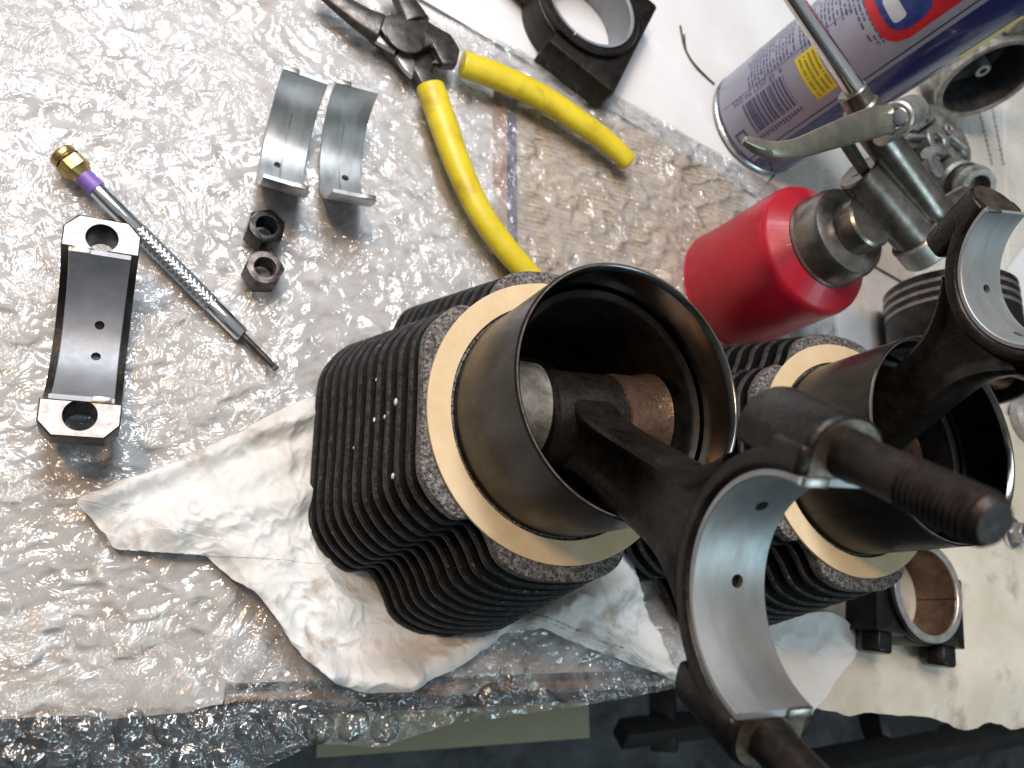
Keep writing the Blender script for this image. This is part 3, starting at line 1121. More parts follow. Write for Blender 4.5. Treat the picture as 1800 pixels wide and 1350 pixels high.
# ================================================================== LOOSE ROD CAP
def make_cap(fr, label):
    """u shaped cap on its back: z up, joint faces up, bolts along y"""
    t = thing('rod_bearing_cap', label, 'bearing cap', fr)
    RI, RO, h = 25.7, 31.0, 31.0
    na = 24
    outer = [(37.2, h), (37.2, h - 12), (35, h - 16), (31, h - 18)]
    arc = [(RO * math.cos(a), h - RO * math.sin(a)) for a in np.linspace(.72, math.pi - .72, na)]
    left = [(-y, z) for y, z in outer[::-1]]
    inner = [(RI * math.cos(a), h - RI * math.sin(a)) for a in np.linspace(math.pi, 0, na * 2)]
    m_ = MB()
    m_.prism(outer + arc + left + inner, -11.6, 11.6, frame((0, 0, 0), (1, 0, 0), (0, 1, 0)))
    cuts = []
    for s_ in (-1, 1):
        c = MB()
        c.cyl(4.8, -2, h + 6, frame((0, s_ * 30.2, 0)), 36, 0)
        cuts.append(c)
        for sx in (-1, 1):                            # chamfered corners
            c = MB()
            c.prism([(sx * 6.4, s_ * 38.6), (sx * 14, s_ * 38.6), (sx * 14, s_ * 30)], -5, h + 6)
            cuts.append(c)
    m_.build('cap_body', 'forged', t, .5, 2, cut=cuts)
    for s_ in (-1, 1):
        m_ = MB()
        pr = [(-11.2, 26.0), (11.2, 26.0), (11.2, 32.6), (7.2, 36.8), (-7.2, 36.8), (-11.2, 32.6)]
        pr = [(x, y * s_) for x, y in pr]
        m_.prism(pr if s_ > 0 else pr[::-1], h - .4, h + .15)
        c = MB()
        c.cyl(5.0, h - 4, h + 4, frame((0, s_ * 30.2, 0)), 40, 0)
        m_.build('joint_face', 'machined', t, cut=c)
    half_shell(t, frame((0, 0, h), (1, 0, 0), (0, 1, 0)), 'bearing_dark', w=18.5, holes=((-99, 1), (-72, 1)))
    return t


ca, cb_ = B(180, 415, 31), B(140, 735, 31)
cm = (ca + cb_) / 2
make_cap(frame((cm.x, cm.y, .2), (0, 0, 1), Vector(((ca - cb_).y, -(ca - cb_).x, 0))),
         'loose bearing cap lying on its back with a dark grey shell, beside the small screwdriver')

# ================================================================== LOOSE SHELLS, NUTS
def loose_shell(p_top, p_bot, roll, label, hole):
    """p_top / p_bot: pixel midpoints of the two end edges"""
    ro = 25.55
    a, b = B(*p_top, 25), B(*p_bot, 25)
    c = (a + b) / 2
    yv = (a - b).normalized()
    xv = Vector((yv.y, -yv.x, 0))
    t = thing('bearing_shell', label, 'bearing shell', frame((c.x, c.y, .2), (0, 0, 1), xv), 'loose bearing shells')
    f = frame((0, 0, ro), (1, 0, 0), (0, 1, 0)) @ Matrix.Rotation(math.radians(roll), 4, 'Z')
    s_ = half_shell(t, f, 'bearing', holes=hole, w=18.2)
    s_.name = 'shell_body'
    m_ = MB()                                          # shallow wear line
    m_.lathe([(23.93, -.35), (23.93, .35), (24.03, .35), (24.03, -.35)], f @ Matrix.Translation((0, 0, -.6)), 60, True, math.pi * 1.12, math.pi * 1.75)
    m_.build('wear_line', 'ground_steel', s_)
    return t


loose_shell((538, 131), (504, 326), 0, 'left of the two loose bearing half shells, its oil hole catching light', ((-101, -1),))
loose_shell((628, 151), (624, 347), 0, 'right of the two loose bearing half shells, with a notched upper corner', ((-101, 1),))


def make_nut(px, label, mat, h=10.5, rot=0.0, tilt=0.0):
    c = B(px[0], px[1], h)
    t = thing('hex_nut', label, 'nut', frame((c.x, c.y, .3), (0, math.sin(tilt), math.cos(tilt))), 'hex nuts')
    R_ = 7.7
    hexo = [(R_ * math.cos(math.radians(60 * k + rot)), R_ * math.sin(math.radians(60 * k + rot))) for k in range(6)]
    m_ = MB()
    m_.prism(hexo, 0, h)
    c1 = MB()                                         # bore
    c1.cyl(4.2, -2, h + 2, None, 36, 0)
    c2 = MB()                                         # round off the corners on top
    c2.lathe([(6.55, h + .02), (8.6, h - 1.25), (12, h - 1.25), (12, h + 3), (6.55, h + 3)], None, 48, True)
    m_.build('nut_body', mat, t, .15, 1, cut=[c1, c2])
    m_ = MB()
    pr = []
    z = .6
    while z < h - 1.0:
        pr += [(4.35, z), (3.75, z + .5), (4.35, z + 1.0)]
        z += 1.05
    m_.lathe(pr, None, 36)
    m_.build('thread', mat, t)
    return t


make_nut((469, 397), 'black glossy hex nut just below the bearing shells', 'black_oxide', 11, 22)
make_nut((466, 470), 'brownish worn hex nut with a pale ring face, the lower of two', 'rusty_nut', 10, 8)

# ================================================================== SCREWDRIVER
sa, sb = B(105, 268, 5.6), B(487, 650, 1.6)
sdv = (sb - sa)
SL = sdv.length
sd = thing('screwdriver', 'slim chrome jeweller screwdriver with brass cap and purple band', 'screwdriver', frame(sa, sdv))
s = SL / 110.0
m_ = MB()
m_.lathe([(0, 0), (4.2, 0), (4.8, .7), (4.8, 2.6), (4.4, 2.9), (4.4, 3.3), (4.9, 3.6)], None, 40)
hx = []
m_.lathe([(4.9, 3.6), (5.4, 4.2), (5.4, 8.4), (4.8, 9.2), (3.9, 10.6), (3.4, 12)], None, 6)
m_.build('brass_cap', 'brass', sd, .25)
m_ = MB()
m_.cyl(3.45, 11.2 * s, 18.2 * s, None, 40, .3)
m_.build('colour_band', 'purple', sd)
m_ = MB()
m_.lathe([(0, 18), (3.15, 18.1), (3.15, 37.6), (2.9, 38.2)], Matrix.Scale(s, 4, (0, 0, 1)), 40)
m_.build('shaft', 'chrome', sd)
m_ = MB()
m_.lathe([(2.9, 75.2), (3.05, 75.8), (3.05, 90.8), (2.7, 91.6), (0, 91.7)], Matrix.Scale(s, 4, (0, 0, 1)), 40)
m_.build('shaft', 'chrome', sd)
m_ = MB()                                             # diamond knurl as real relief
na, nz = 72, 190
vs, fs = [], []
for i in range(nz):
    z = 38 + (75.4 - 38) * i / (nz - 1)
    for k in range(na):
        a = 2 * math.pi * k / na
        p = a * 9 + z * 2.9
        q = a * 9 - z * 2.9
        r = 3.02 + .28 * (1 - abs(math.sin(p / 2)) ** .6) * 0 + .3 * min(abs(math.sin(p / 2)), abs(math.sin(q / 2))) ** .8
        vs.append((r * math.cos(a), r * math.sin(a), z * s))
for i in range(nz - 1):
    for k in range(na):
        l = (k + 1) % na
        fs.append((i * na + k, i * na + l, (i + 1) * na + l, (i + 1) * na + k))
m_.add(vs, fs)
m_.build('knurled_grip', 'knurl', sd)
m_ = MB()
m_.lathe([(1.35, 91), (1.3, 104), (1.15, 108)], Matrix.Scale(s, 4, (0, 0, 1)), 24)
m_.box((0, 0, 108.8 * s), (2.3, .8, 2.4 * s))
m_.build('blade', 'dark_steel', sd, .1)

# ================================================================== PLIERS
pl = thing('pliers', 'open pliers with long yellow dipped handles lying on the wrap', 'pliers', frame(B(713, 70, 0)))
po = B(713, 70, 0)


def PL(px, py, z):
    v = B(px, py, z)
    return Vector((v.x - po.x, v.y - po.y, z))


def grip(pts, rad, name='handle_grip'):
    p = spline([PL(x, y, z) for x, y, z in pts], 9)
    n = len(p)
    rs = []
    for i in range(n):
        q = i / (n - 1)
        r = np.interp(q, np.linspace(0, 1, len(rad)), rad)
        if q > .965:
            r *= math.sqrt(max(.05, 1 - ((q - .965) / .037) ** 2))
        rs.append(r)
    m_ = MB()
    m_.tube(p, rs, 28, .82)
    return m_.build(name, 'yellow', pl, .5)


grip([(812, 112, 9), (870, 133, 9.5), (950, 170, 10), (1020, 215, 10), (1070, 252, 9), (1108, 288, 8)], [6.6, 6.8, 6.6, 6.2, 5.8, 5.2])
grip([(756, 152, 9), (778, 215, 9.5), (805, 290, 10), (842, 370, 10), (890, 438, 9), (945, 500, 8)], [6.8, 6.8, 6.4, 6.0, 6.0, 5.6])


def pl_prism(name, px, z0, z1, mat, bev=.8):
    pts = [PL(x, y, (z0 + z1) / 2) for x, y in px]
    o2 = [(p.x, p.y) for p in pts]
    ar = sum(o2[i][0] * o2[(i + 1) % len(o2)][1] - o2[(i + 1) % len(o2)][0] * o2[i][1] for i in range(len(o2)))
    if ar < 0:
        o2 = o2[::-1]
    return MB().prism(o2, z0, z1).build(name, mat, pl, bev)


pl_prism('lever_half', [(668, 34), (700, 28), (733, 30), (758, 48), (790, 66), (806, 92), (800, 120), (775, 118), (757, 84), (735, 92), (712, 88), (676, 72), (662, 52)], 7, 12.5, 'dark_steel', 1.2)
pl_prism('lever_half', [(660, 52), (690, 58), (716, 82), (760, 96), (764, 120), (752, 130), (768, 150), (742, 160), (728, 132), (700, 112), (672, 84), (648, 66)], 1.5, 7.2, 'dark_steel', 1.0)
pl_prism('cutting_edge', [(650, 55), (668, 50), (702, 72), (694, 94), (652, 70)], 6.6, 9.4, 'ground_steel', .5)
pl_prism('cutting_edge', [(694, 100), (712, 84), (728, 112), (724, 138), (708, 122)], 5.8, 8.8, 'ground_steel', .5)
for pts, zz in (([(560, -22, 8), (600, 8, 8.5), (640, 36, 9), (668, 52, 9)], 0), ([(690, -34, 9), (704, -8, 9.5), (718, 16, 10), (730, 40, 10)], 1)):
    p = spline([PL(x, y, z) for x, y, z in pts], 6)
    n = len(p)
    m_ = MB()
    m_.tube(p, list(np.linspace(4.2, 9.0 if zz == 0 else 8.6, n)), 8, .55)
    m_.build('jaw', 'dark_steel', pl, .8)
m_ = MB()
pv = PL(713, 60, 12.5)
m_.lathe([(0, 12.95), (8.9, 12.95), (9.5, 12.75), (9.7, 12.2)], frame((pv.x, pv.y, 0)), 48)
m_.build('pivot', 'dark_steel', pl)

m_ = MB()
q0, q1 = PL(766, 116, 7), PL(778, 96, 7)
m_.tube([q0.lerp(q1, i / 60) + Vector((math.cos(i * .62) * 2.2, 0, math.sin(i * .62) * 2.2)) for i in range(61)], .45, 6)
m_.build('return_spring', 'ground_steel', pl)

# ================================================================== RODS LYING FLAT
def flat_big_end(fr, label, ri=24.0, width=22, shellmat='bearing_dark', ro=31, hw=37.0, face=33.0, low=-9.0, bolts=True, holes=(), bx=28.0):
    """big end lying on its side: z up = bore axis, flat joint face towards +y, beam towards -y"""
    t = thing('connecting_rod', label, 'connecting rod', fr)
    h = width
    out = []
    for a in np.linspace(0, 2 * math.pi, 160, endpoint=False):
        c, q = math.cos(a), math.sin(a)
        d_ = min((hw / abs(c)) if abs(c) > 1e-6 else 1e9, (face / q) if q > 1e-6 else ((low / q) if q < -1e-6 else 1e9))
        out.append((max(ro, d_) * c, max(ro, d_) * q))
    m_ = MB()
    m_.plate(out, ri + 1.7, [(1.4, .6), (.4, .9), (0, 2), (0, h - 5.5), (.4, h - 4.4), (1.4, h - 4)])
    m_.build('big_end', 'forged', t)
    m_ = MB()
    m_.ring(ri + 1.7, ro - 1.2, h - 6, h - .6, None, 96, .8)
    m_.build('bore_lip', 'forged', t)
    if bolts:
        for s_ in (-1, 1):
            m_ = MB()
            f = frame((s_ * bx, face - .5, h * .42), (0, 1, 0), (1, 0, 0))
            m_.lathe([(0, 0), (8.6, 0), (8.6, 9.5), (7.4, 10.6), (0, 10.6)], f, 6)
            m_.build('bolt', 'black_oxide', t, .4)
    m_ = MB()
    m_.prism([(-14, -26), (14, -26), (9, -60), (8, -100), (-8, -100), (-9, -60)][::-1], 4, h - 6)
    m_.build('beam', 'forged', t, 1.5)
    for k in range(2):
        m_ = MB()
        m_.lathe([(ri, .5), (ri + .4, 0), (ri + 1.8, 0), (ri + 1.8, h), (ri + .4, h), (ri, h - .4)], None, 48, True, math.pi * k + .012, math.pi * (k + 1) - .012)
        cuts = []
        for a in holes if k == 1 else ():
            a = math.radians(a)
            c = MB()
            c.cyl(1.7, -6, 6, frame((math.cos(a) * ri, math.sin(a) * ri, h * .55), (math.cos(a), math.sin(a), 0)), 16, 0)
            cuts.append(c)
        m_.build('bearing_shell', shellmat, t, cut=cuts or None)
    return t


ra = B(1046, 0, 22)
fn = (B(1145, 84, 12) - B(1046, 0, 12))
fn.z = 0
flat_big_end(frame((ra.x, ra.y, PZ + .4), (0, 0, 1), fn.cross(Vector((0, 0, 1)))),
             'black connecting rod big end lying flat at the top edge above the pliers', bolts=False, holes=(-158, -145, -132))
rb = B(1634, 1040, 24)
fb = flat_big_end(frame((rb.x, rb.y, PZ + 1.6), (0, 0, 1), (-1, .16, 0)),
                  'black connecting rod big end with a bright rimmed bearing lying on cream paper', ri=21.5, shellmat='bronze', width=24, ro=27, hw=33, face=24, low=-12, bx=24)
m_ = MB()
m_.ring(21.7, 25.6, 23.4, 25.0, None, 72, .4)
m_.build('bright_rim', 'alu', fb)

# ================================================================== SPRAY CAN
sc = B(1290, 0, 0)
CAN = Vector((323.2, 287.1, PZ + .9))
can = thing('spray_can', 'navy and pale lilac aerosol spray can with red badge, barcode and yellow panel', 'spray can', frame(CAN))
RC = 33.0
m_ = MB()
m_.lathe([(0, 2.5), (27, 2.2), (31.5, .1), (32.6, .6), (33.2, 1.6), (33.1, 3), (32.4, 3.6)], None, 96)
m_.build('base_rim', 'steel_rim', can)
m_ = MB()
m_.lathe([(32.4, 3.4), (RC, 4.6), (RC, 190), (31, 196), (24, 205), (13, 210), (0, 211)], None, 128)
m_.build('can_body', 'navy', can)
m_ = MB()
m_.lathe([(13, 208), (16, 211), (16, 236), (14, 240), (0, 241)], None, 48)
m_.build('cap', 'label_red', can)
view = math.atan2(-CAN.y, -CAN.x)                     # side of the can that faces the camera


def patch(a0, a1, z0, z1, r, mat, name, nseg=None):
    """thin curved print patch; angles in mm of arc measured from the camera-facing line, +ve = counter-clockwise"""
    m_ = MB()
    k = nseg or max(2, int(abs(a1 - a0) / 1.5))
    vs, fs = [], []
    for i in range(k + 1):
        a = view + (a0 + (a1 - a0) * i / k) / RC
        vs += [(r * math.cos(a), r * math.sin(a), z0), (r * math.cos(a), r * math.sin(a), z1)]
    for i in range(k):
        fs.append((2 * i, 2 * i + 2, 2 * i + 3, 2 * i + 1))
    m_.add(vs, fs)
    return m_


def poly_patch(pts, r, n=1):
    """fan of an (arc, z) outline wrapped on the can"""
    m_ = MB()
    vs = [(r * math.cos(view + a / RC), r * math.sin(view + a / RC), z) for a, z in pts]
    m_.add(vs, [tuple(range(len(vs)))])
    return m_


def wrap_text(txt, size, a, z, along, r, mat, name, parent, flip=1):
    """lettering wrapped on the can; along = 'z' runs up the can, 'a' runs round it"""
    cu = bpy.data.curves.new(name, 'FONT')
    cu.body = txt
    cu.size = size
    cu.resolution_u = 2
    ob = bpy.data.objects.new(name, cu)
    COL.objects.link(ob)
    bpy.context.view_layer.update()
    me = bpy.data.meshes.new_from_object(ob.evaluated_get(bpy.context.evaluated_depsgraph_get()))
    bpy.data.objects.remove(ob)
    for v in me.vertices:
        x, y = v.co.x, v.co.y
        if along == 'z':
            aa, zz = a - y * flip, z + x * flip
        else:
            aa, zz = a + x * flip, z + y * flip
        an = view + aa / RC
        v.co = Vector((r * math.cos(an), r * math.sin(an), zz)) * MM
    me.materials.append(M[mat])
    o_ = bpy.data.objects.new(name, me)
    COL.objects.link(o_)
    o_.parent = parent
    return o_


# the pale label panel spans the left and middle of the visible side
LA0, LA1 = -78.0, 14.0
lab = patch(LA0, LA1, 6.5, 186, RC + .12, 'label_white', 'label').build if False else None
lb = patch(LA0, LA1, 6.5, 186, RC + .12, None, None).build('label_panel', 'label_white', can)
patch(LA1, LA1 + .8, 6.5, 186, RC + .13, None, None).build('label_border', 'blacktop', can)
patch(LA1 + .8, LA1 + 3, 6.5, 186, RC + .13, None, None).build('label_border', 'label_white', can)
bar = MB()
zb = 22.0
rs = random.Random(3)
while zb < 52:
    wd = rs.choice([.35, .35, .7, 1.05, 1.4])
    q = patch(-13, 4.5, zb, zb + wd, RC + .2, None, None)
    bar.add(q.v, q.f)
    zb += wd + rs.choice([.4, .4, .75, 1.1])
bar.build('barcode', 'ink_navy', lb)

wrap_text('500 ml (350 g)  e', 5.4, -14.6, 16, 'z', RC + .2, 'ink_navy', 'volume_text', lb)
# recycling mark near the base
mk = MB()
for (a0, a1, z0, z1) in ((-2, 5.5, 9, 10.4), (-2, 5.5, 15, 16.4), (-2, -.6, 9, 16.4), (4.1, 5.5, 9, 12), (4.1, 5.5, 13.6, 16.4)):
    q = patch(a0, a1, z0, z1, RC + .2, None, None, 4)
    mk.add(q.v, q.f)
mk.build('recycling_mark', 'ink_navy', lb)
# small print as rows of word-sized dashes running round the can
sp = MB()
for zr in np.arange(30, 128, 2.35):
    a_ = -60.0
    end = -19.0 if zr < 62 else (-16 if zr < 100 else 5)
    if 63 < zr < 66:
        continue
    while a_ < end:
        wd = rs.uniform(1.2, 4.6)
        if rs.random() < .9:
            q = patch(a_, min(a_ + wd, end), zr, zr + 1.05 + rs.uniform(-.15, .1), RC + .18, None, None, 2)
            sp.add(q.v, q.f)
        a_ += wd + .8
tag(sp.build('small_print', 'ink_navy', lb), kind='stuff')
patch(-15.5, 9, 62, 75, RC + .2, None, None).build('yellow_panel', 'label_yellow', lb)
patch(-18.6, -18.2, 8, 100, RC + .2, None, None).build('rule_line', 'ink_navy', lb)
for nm, (a0_, a1_, z0_, z1_, rw, mt, hh) in {'panel_print': (-14, 7.5, 64, 73.5, 2.9, 'ink_olive', 1.5), 'side_print': (-13, 9, 78.5, 81, 3, 'ink_navy', 1.5),
                                         'barcode_print': (6.2, 9.2, 22, 52, 0, 'ink_navy', 0)}.items():
    q_ = MB()
    if rw:
        for zr in np.arange(z0_, z1_, rw):
            a_ = a0_
            while a_ < a1_ - .5:
                wd = rs.uniform(.7, 1.5)
                p_ = patch(a_, a_ + wd * .8, zr, zr + hh * rs.uniform(.75, 1), RC + .26, None, None, 1)
                q_.add(p_.v, p_.f)
                a_ += wd + (.9 if rs.random() < .2 else 0)
    else:
        zz_ = z0_
        while zz_ < z1_:
            p_ = patch(a0_, a1_ * rs.uniform(.9, 1), zz_, zz_ + 1.1, RC + .2, None, None, 1)
            q_.add(p_.v, p_.f)
            zz_ += 2.1
    tag(q_.build(nm, mt, lb), kind='stuff')
# red badge with blue pictures
def rrect(a0, a1, z0, z1, rad, n=6):
    pts = []
    for (ca_, cz_, s0) in ((a1 - rad, z1 - rad, 0), (a0 + rad, z1 - rad, 90), (a0 + rad, z0 + rad, 180), (a1 - rad, z0 + rad, 270)):
        for k in range(n + 1):
            an = math.radians(s0 + 90 * k / n)
            pts.append((ca_ + rad * math.cos(an), cz_ + rad * math.sin(an)))
    return pts


def badge(a0, a1, z0, z1, r, mat, name, parent, rad=6):
    """rounded patch built as strips so that it follows the can"""
    m_ = MB()
    k = 28
    vs, fs = [], []
    for i in range(k + 1):
        t = a0 + (a1 - a0) * i / k
        e = min(t - a0, a1 - t)
        ins = rad - math.sqrt(max(0, rad * rad - (rad - e) ** 2)) if e < rad else 0
        an = view + t / RC
        vs += [(r * math.cos(an), r * math.sin(an), z0 + ins), (r * math.cos(an), r * math.sin(an), z1 - ins)]
    for i in range(k):
        fs.append((2 * i, 2 * i + 2, 2 * i + 3, 2 * i + 1))
    m_.add(vs, fs)
    return m_.build(name, mat, parent)


bd = badge(-34, 10, 106, 186, RC + .2, 'label_red', 'badge', can, 10)
badge(-30.5, 6, 111, 134, RC + .26, 'label_blue', 'badge_picture', bd, 8)
badge(-30.5, 6, 138, 160, RC + .26, 'label_blue', 'badge_picture', bd, 6)
badge(-12, 1, 114, 121, RC + .3, 'label_pale', 'badge_mark', bd, 2)
badge(-22, -8, 142, 150, RC + .3, 'label_pale', 'badge_mark', bd, 3)
badge(39, 58, 118, 150, RC + .2, 'label_yellow', 'yellow_panel', can, 3)

# ================================================================== RED OIL CAN
OIL = Vector((294.0, 174.0, PZ + .9))
oil = thing('oil_can', 'red pump oil can with grey metal head, lever and long thin spout', 'oil can', frame(OIL))
m_ = MB()
m_.lathe([(0, .8), (31, .4), (33.4, 0), (34, .6), (34, 2.2), (33.5, 3), (33.6, 55), (33, 58), (31.5, 60.2), (23, 65), (22, 66.5), (0, 67)], None, 96)
m_.build('can_body', 'red', oil)
m_ = MB()
m_.lathe([(22, 64), (22.9, 64.3), (23.2, 66), (22.4, 67), (22.2, 77), (21, 79.8), (18, 81.4), (0, 82)], None, 72)
m_.build('screw_collar', 'oiler_metal', oil)


def OP(px, py, z):
    v = B(px, py, z + OIL.z)
    return Vector((v.x - OIL.x, v.y - OIL.y, z))


# pump barrel, outlet tube, spout
a, b = OP(1506, 300, 96), OP(1612, 425, 92)
m_ = MB()
Lb = (b - a).length
m_.lathe([(0, 0), (3, 0), (3.2, .4), (8.6, .6), (9.3, 1.6), (9.4, Lb * .55), (9.4, Lb - 1), (8.6, Lb), (0, Lb)], frame(a, b - a), 48)
m_.build('pump_barrel', 'oiler_metal', oil)
m_ = MB()
m_.lathe([(0, 0), (10.6, 0), (11.2, .8), (11.2, 11), (10.4, 12), (0, 12)], frame(b - (b - a).normalized() * 3, b - a), 48)
m_.build('barrel_cap', 'alu', oil)
m_ = MB()
m_.cyl(13, 81, 92, frame(a.lerp(b, .5) * Vector((1, 1, 0)) * .5 if False else (0, 0, 0)), 32, 1)
m_.build('neck', 'oiler_metal', oil)
t0_, t1_ = OP(1520, 205, 112), OP(1640, 372, 100)
m_ = MB()
m_.tube(spline([t0_, t0_.lerp(t1_, .4), t0_.lerp(t1_, .8), t1_, OP(1652, 372, 98)], 6), 7.6, 32)
m_.build('outlet_tube', 'oiler_metal', oil)
e0, e1 = OP(1632, 384, 99), OP(1694, 346, 102)
m_ = MB()
m_.tube([e0, e0.lerp(e1, .5), e1], 5.4, 32)
m_.build('side_stub', 'oiler_metal', oil)
m_ = MB()
m_.lathe([(4.4 * math.cos(a_), 4.4 * math.sin(a_)) for a_ in np.linspace(-1.57, 1.57, 16)], frame(e1 + (e1 - e0).normalized() * 1.0, e1 - e0), 32)
m_.build('valve_ball', 'chrome', oil)
s1, s0_ = OP(1506, 162, 118), OP(1372, -36, 128)
m_ = MB()
m_.tube([s1, s1.lerp(s0_, .5), s0_], [4.1, 3.7, 3.3], 28)
m_.build('spout', 'chrome', oil)
c_a, c_b = OP(1497, 158, 117), OP(1528, 214, 113)
m_ = MB()
Lc = (c_b - c_a).length
m_.lathe([(0, 0), (5.6, 0), (6.2, .6), (6.2, Lc * .45), (7.4, Lc * .5), (7.4, Lc), (0, Lc)], frame(c_a, c_b - c_a), 36)
m_.build('spout_nut', 'oiler_metal', oil)
# lever: bent flat strip
lv = spline([OP(1306, 246, 133), OP(1345, 262, 133), (OP(1395, 262, 134)), OP(1450, 244, 133), OP(1500, 226, 130), OP(1550, 212, 128), OP(1592, 202, 127)], 7)
m_ = MB()
n = len(lv)
wl = np.interp(np.linspace(0, 1, n), [0, .1, .3, .5, .75, 1], [1.4, 2.6, 3.3, 4.6, 6.2, 6.2])
vs, fs = [], []
upw = (Vector((0, 0, CAM_H)) - (OIL + OP(1450, 240, 130))).normalized()
for i, p in enumerate(lv):
    t_ = (lv[min(i + 1, n - 1)] - lv[max(i - 1, 0)]).normalized()
    sd_ = t_.cross(upw).normalized()
    nn = sd_.cross(t_)
    for (q, r) in ((-1, -.7), (-.9, .5), (0, 1.1), (.9, .5), (1, -.7), (0, -.2)):
        vs.append(p + sd_ * wl[i] * q + nn * r * 1.3)
for i in range(n - 1):
    for k in range(6):
        l = (k + 1) % 6
        fs.append((i * 6 + k, i * 6 + l, (i + 1) * 6 + l, (i + 1) * 6 + k))
fs += [tuple(range(6)), tuple(range(6 * n - 6, 6 * n))]
m_.add(vs, fs)
m_.build('lever', 'lever', oil, .35)
pv_ = OP(1580, 206, 128)
pd = (OP(1640, 180, 128) - OP(1580, 206, 128)).normalized()
vd = (Vector((0, 0, CAM_H)) - (OIL + pv_)).normalized()
m_ = MB()
m_.lathe([(0, 4.6), (3, 4.2), (4.6, 2.6), (5.2, 1.0), (5.2, -1)], frame(pv_ + vd * 1.5, vd), 32)
m_.build('pivot_rivet', 'chrome', oil)
m_ = MB()
m_.cyl(7.0, -4, 15, frame(pv_, pd - vd * .45), 40, .8)
m_.build('pivot_boss', 'alu', oil)
m_ = MB()
m_.tube([OP(1484, 246, 126), OP(1516, 296, 100)], 2.6, 20)
m_.build('plunger_rod', 'dark_steel', oil)
m_ = MB()
m_.tube([OP(1545, 235, 116), OP(1585, 215, 120)], 5.5, 20)
m_.build('head_bracket', 'alu', oil)

# ================================================================== METAL CASTINGS AT THE RIGHT
cs0 = B(1650, 262, 0)
cast = thing('pump_casting', 'grey aluminium casting with bosses, ribs and a round stub beside the oil can', 'engine part', frame((cs0.x, cs0.y, PZ + 1)))


def CP(px, py, z):
    v = B(px, py, z)
    return Vector((v.x - cs0.x, v.y - cs0.y, z - PZ - 1))


def c_prism(name, px, z0, z1, mat, bev=1.2, cut=None, parent=None):
    pts = [CP(x, y, z1 + PZ + 1) for x, y in px]
    sp_ = spline([(p.x, p.y, 0) for p in pts], 5, True)
    o2 = [(p.x, p.y) for p in sp_]
    ar = sum(o2[i][0] * o2[(i + 1) % len(o2)][1] - o2[(i + 1) % len(o2)][0] * o2[i][1] for i in range(len(o2)))
    if ar < 0:
        o2 = o2[::-1]
    return MB().prism(o2, z0, z1).build(name, mat, parent or cast, bev, 2, cut)


def pocket(px, z0, z1):
    pts = [CP(x, y, z1 + PZ + 1) for x, y in px]
    return MB().prism([(p.x, p.y) for p in pts], z0, z1 + 8)


cut = []
for px in ([(1612, 232), (1648, 206), (1652, 222), (1636, 240), (1612, 244)], [(1594, 262), (1628, 256), (1638, 272), (1612, 292), (1596, 284)],
           [(1652, 282), (1672, 268), (1680, 284), (1662, 306)]):
    cut.append(pocket(px, 6, 22))
c_prism('casting_body', [(1600, 205), (1630, 182), (1665, 195), (1692, 228), (1708, 268), (1700, 300), (1668, 330), (1625, 338), (1590, 300), (1580, 250)], 0, 22, 'alu_dirty', 1.0, cut)
f = CP(1655, 244, 30)
m_ = MB()
m_.ring(5.0, 10.5, 10, 30, frame((f.x, f.y, 0)), 40, .8)
m_.lathe([(5, 12), (0, 12)], frame((f.x, f.y, 0)), 32)
m_.build('bolt_boss', 'alu_dirty', cast)
for (p, q) in (((1598, 240), (1645, 243)), ((1652, 256), (1640, 300)), ((1668, 240), (1695, 262))):
    a, b = CP(*p, 24), CP(*q, 24)
    m_ = MB()
    m_.tube([a, b], 1.7, 8, 1.6)
    m_.build('rib', 'alu', cast, .3)
a, b = CP(1672, 318, 20), CP(1722, 328, 44)
m_ = MB()
Ln = (b - a).length
m_.lathe([(0, 0), (14, 0), (14, Ln * .35), (11.5, Ln * .4), (11.5, Ln * .72), (12.6, Ln * .74), (12.6, Ln * .8), (11.0, Ln * .82), (10.4, Ln), (7, Ln), (7, Ln - 10), (0, Ln - 10)], frame(a, b - a), 48)
m_.build('round_stub', 'alu_dirty', cast)
m_ = MB()
m_.lathe([(11.4, Ln * .44), (12.9, Ln * .48), (12.9, Ln * .62), (11.4, Ln * .66)], frame(a, b - a), 48)
m_.build('seal_ring', 'rubber', cast)
a, b = CP(1632, 268, 44), CP(1652, 306, 36)
m_ = MB()
m_.tube(spline([a, a.lerp(b, .5), b], 4), [4.4, 3.2, 3.2, 3.2, 3.2, 3.2, 3.2, 3.0, 2.4], 20)
m_.build('post', 'alu', cast)

for (px, py, r_, h0, h1) in ((1612, 214, 5.5, 18, 27), (1694, 288, 5.0, 18, 26), (1676, 222, 4.2, 18, 25), (1600, 305, 6.0, 18, 30)):
    f = CP(px, py, 26)
    m_ = MB()
    m_.ring(r_ * .45, r_, h0, h1, frame((f.x, f.y, 0)), 32, .5)
    m_.lathe([(r_ * .45, h1 - 5), (0, h1 - 5)], frame((f.x, f.y, 0)), 24)
    m_.build('bolt_boss', 'alu_dirty', cast)
for (px, py) in ((1636, 196), (1704, 262), (1584, 268)):
    f = CP(px, py, 26)
    m_ = MB()
    m_.lathe([(0, 21), (4.2, 21), (4.2, 24.6), (3.6, 25.4), (0, 25.4)], frame((f.x, f.y, 0)), 6)
    m_.build('hex_screw', 'ground_steel', cast, .3)

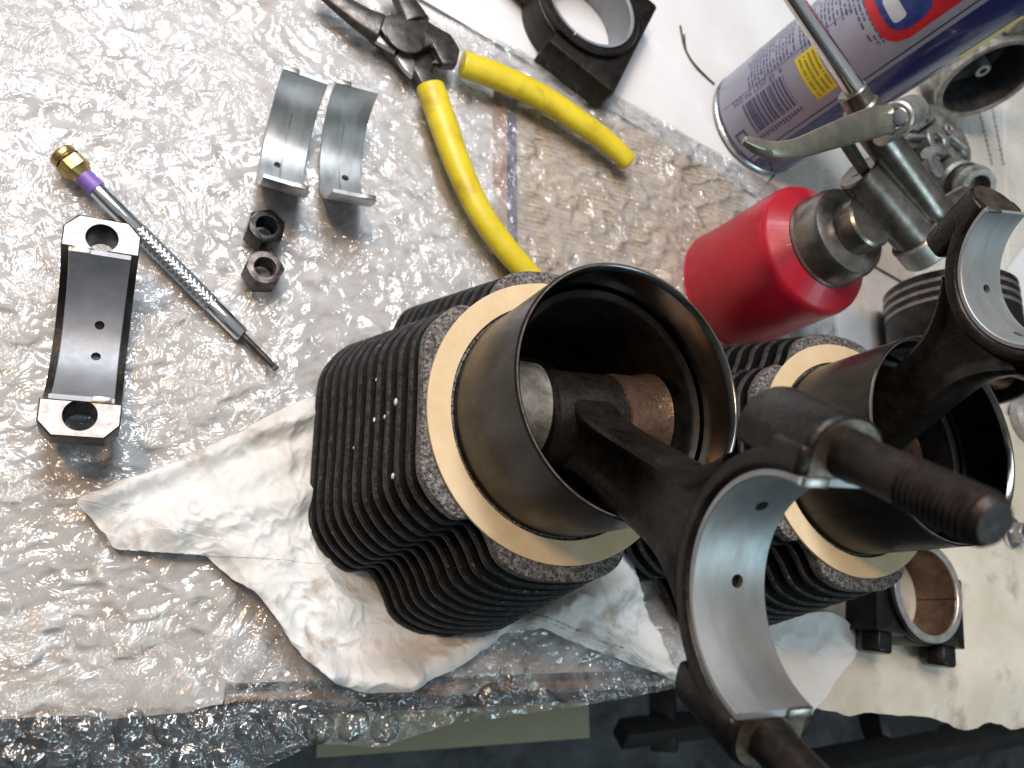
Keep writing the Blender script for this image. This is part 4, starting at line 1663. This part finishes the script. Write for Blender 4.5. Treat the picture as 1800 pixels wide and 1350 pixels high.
cp0 = B(1738, 142, 42)
cv = (Vector((0, 0, CAM_H)) - cp0).normalized()
cw = Vector(CR[0, :]) * .5 + Vector(CR[1, :]) * .85
cw = (cw - cv * cw.dot(cv)).normalized()
cupd = cv * math.cos(.98) + cw * math.sin(.98)
cup = thing('float_bowl', 'round grey metal bowl with a centre post at the right edge beside the spray can', 'engine part', frame(cp0, cupd))
m_ = MB()
m_.lathe([(0, -38), (24, -38), (28, -34), (30.5, -6), (33, -5), (33, -.6), (32.4, 0), (29.4, 0), (28.9, -.8)], None, 80)
m_.build('bowl', 'alu_dirty', cup)
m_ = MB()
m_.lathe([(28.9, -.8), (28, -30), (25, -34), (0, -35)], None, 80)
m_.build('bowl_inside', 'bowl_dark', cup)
m_ = MB()
m_.lathe([(8.6, -36), (8.6, -28), (5.2, -27), (5.2, -10), (4.6, -9), (2.6, -9), (2.6, -20), (0, -20)], None, 36)
m_.build('centre_post', 'alu', cup)
m_ = MB()
m_.prism([(-20, 28), (24, 26), (40, 44), (36, 62), (-6, 66), (-26, 50)], -12, -4)
cc = MB()
cc.cyl(3.2, -20, 4, frame((8, 48, 0)), 24, 0)
m_.build('mounting_flange', 'alu_dirty', cup, 1.2, 2, cut=cc)

# small parts past the far cylinder
g0 = B(1762, 740, 0)
jar = thing('glass_jar', 'small clear cup with a metal foot at the right edge behind the far cylinder', 'jar', frame((g0.x + 26, g0.y + 4, PZ + 1.2)))
m_ = MB()
m_.lathe([(0, 0), (15, 0), (16, 1), (16, 6), (13, 8), (15, 20), (16, 40), (15, 41), (14, 40), (13, 20), (0, 12)], None, 48)
m_.build('cup_body', 'alu', jar)
bl = B(1790, 935, 4)
bo = thing('flanged_nut', 'small shiny flanged nut on the paper at the right edge', 'nut', frame((bl.x, bl.y, PZ + 1.6), (.1, -.1, 1)))
m_ = MB()
m_.ring(4.2, 9.5, 0, 2.2, None, 40, .4)
m_.build('washer_flange', 'chrome', bo)
m_ = MB()
m_.lathe([(4.2, 2.2), (7, 2.2), (7, 8.4), (6.2, 9.2), (4.2, 9.2)], None, 6, True)
m_.build('nut_body', 'ground_steel', bo, .3)

# thin loose wire next to the spray can
wp = [B(x, y, PZ + 1.2) for x, y in ((1196, 45), (1203, 80), (1215, 105), (1235, 128), (1256, 148))]
m_ = MB()
m_.tube(spline(wp, 8), .55, 8)
wq = [B(x, y, PZ + 1.2) for x, y in ((1203, 60), (1207, 90), (1224, 118), (1250, 143))]
m_.tube(spline(wq, 8), .45, 8)
tag(m_.build('thin_wire', 'wire'), 'thin brown looped wire lying on white paper beside the spray can', 'wire')
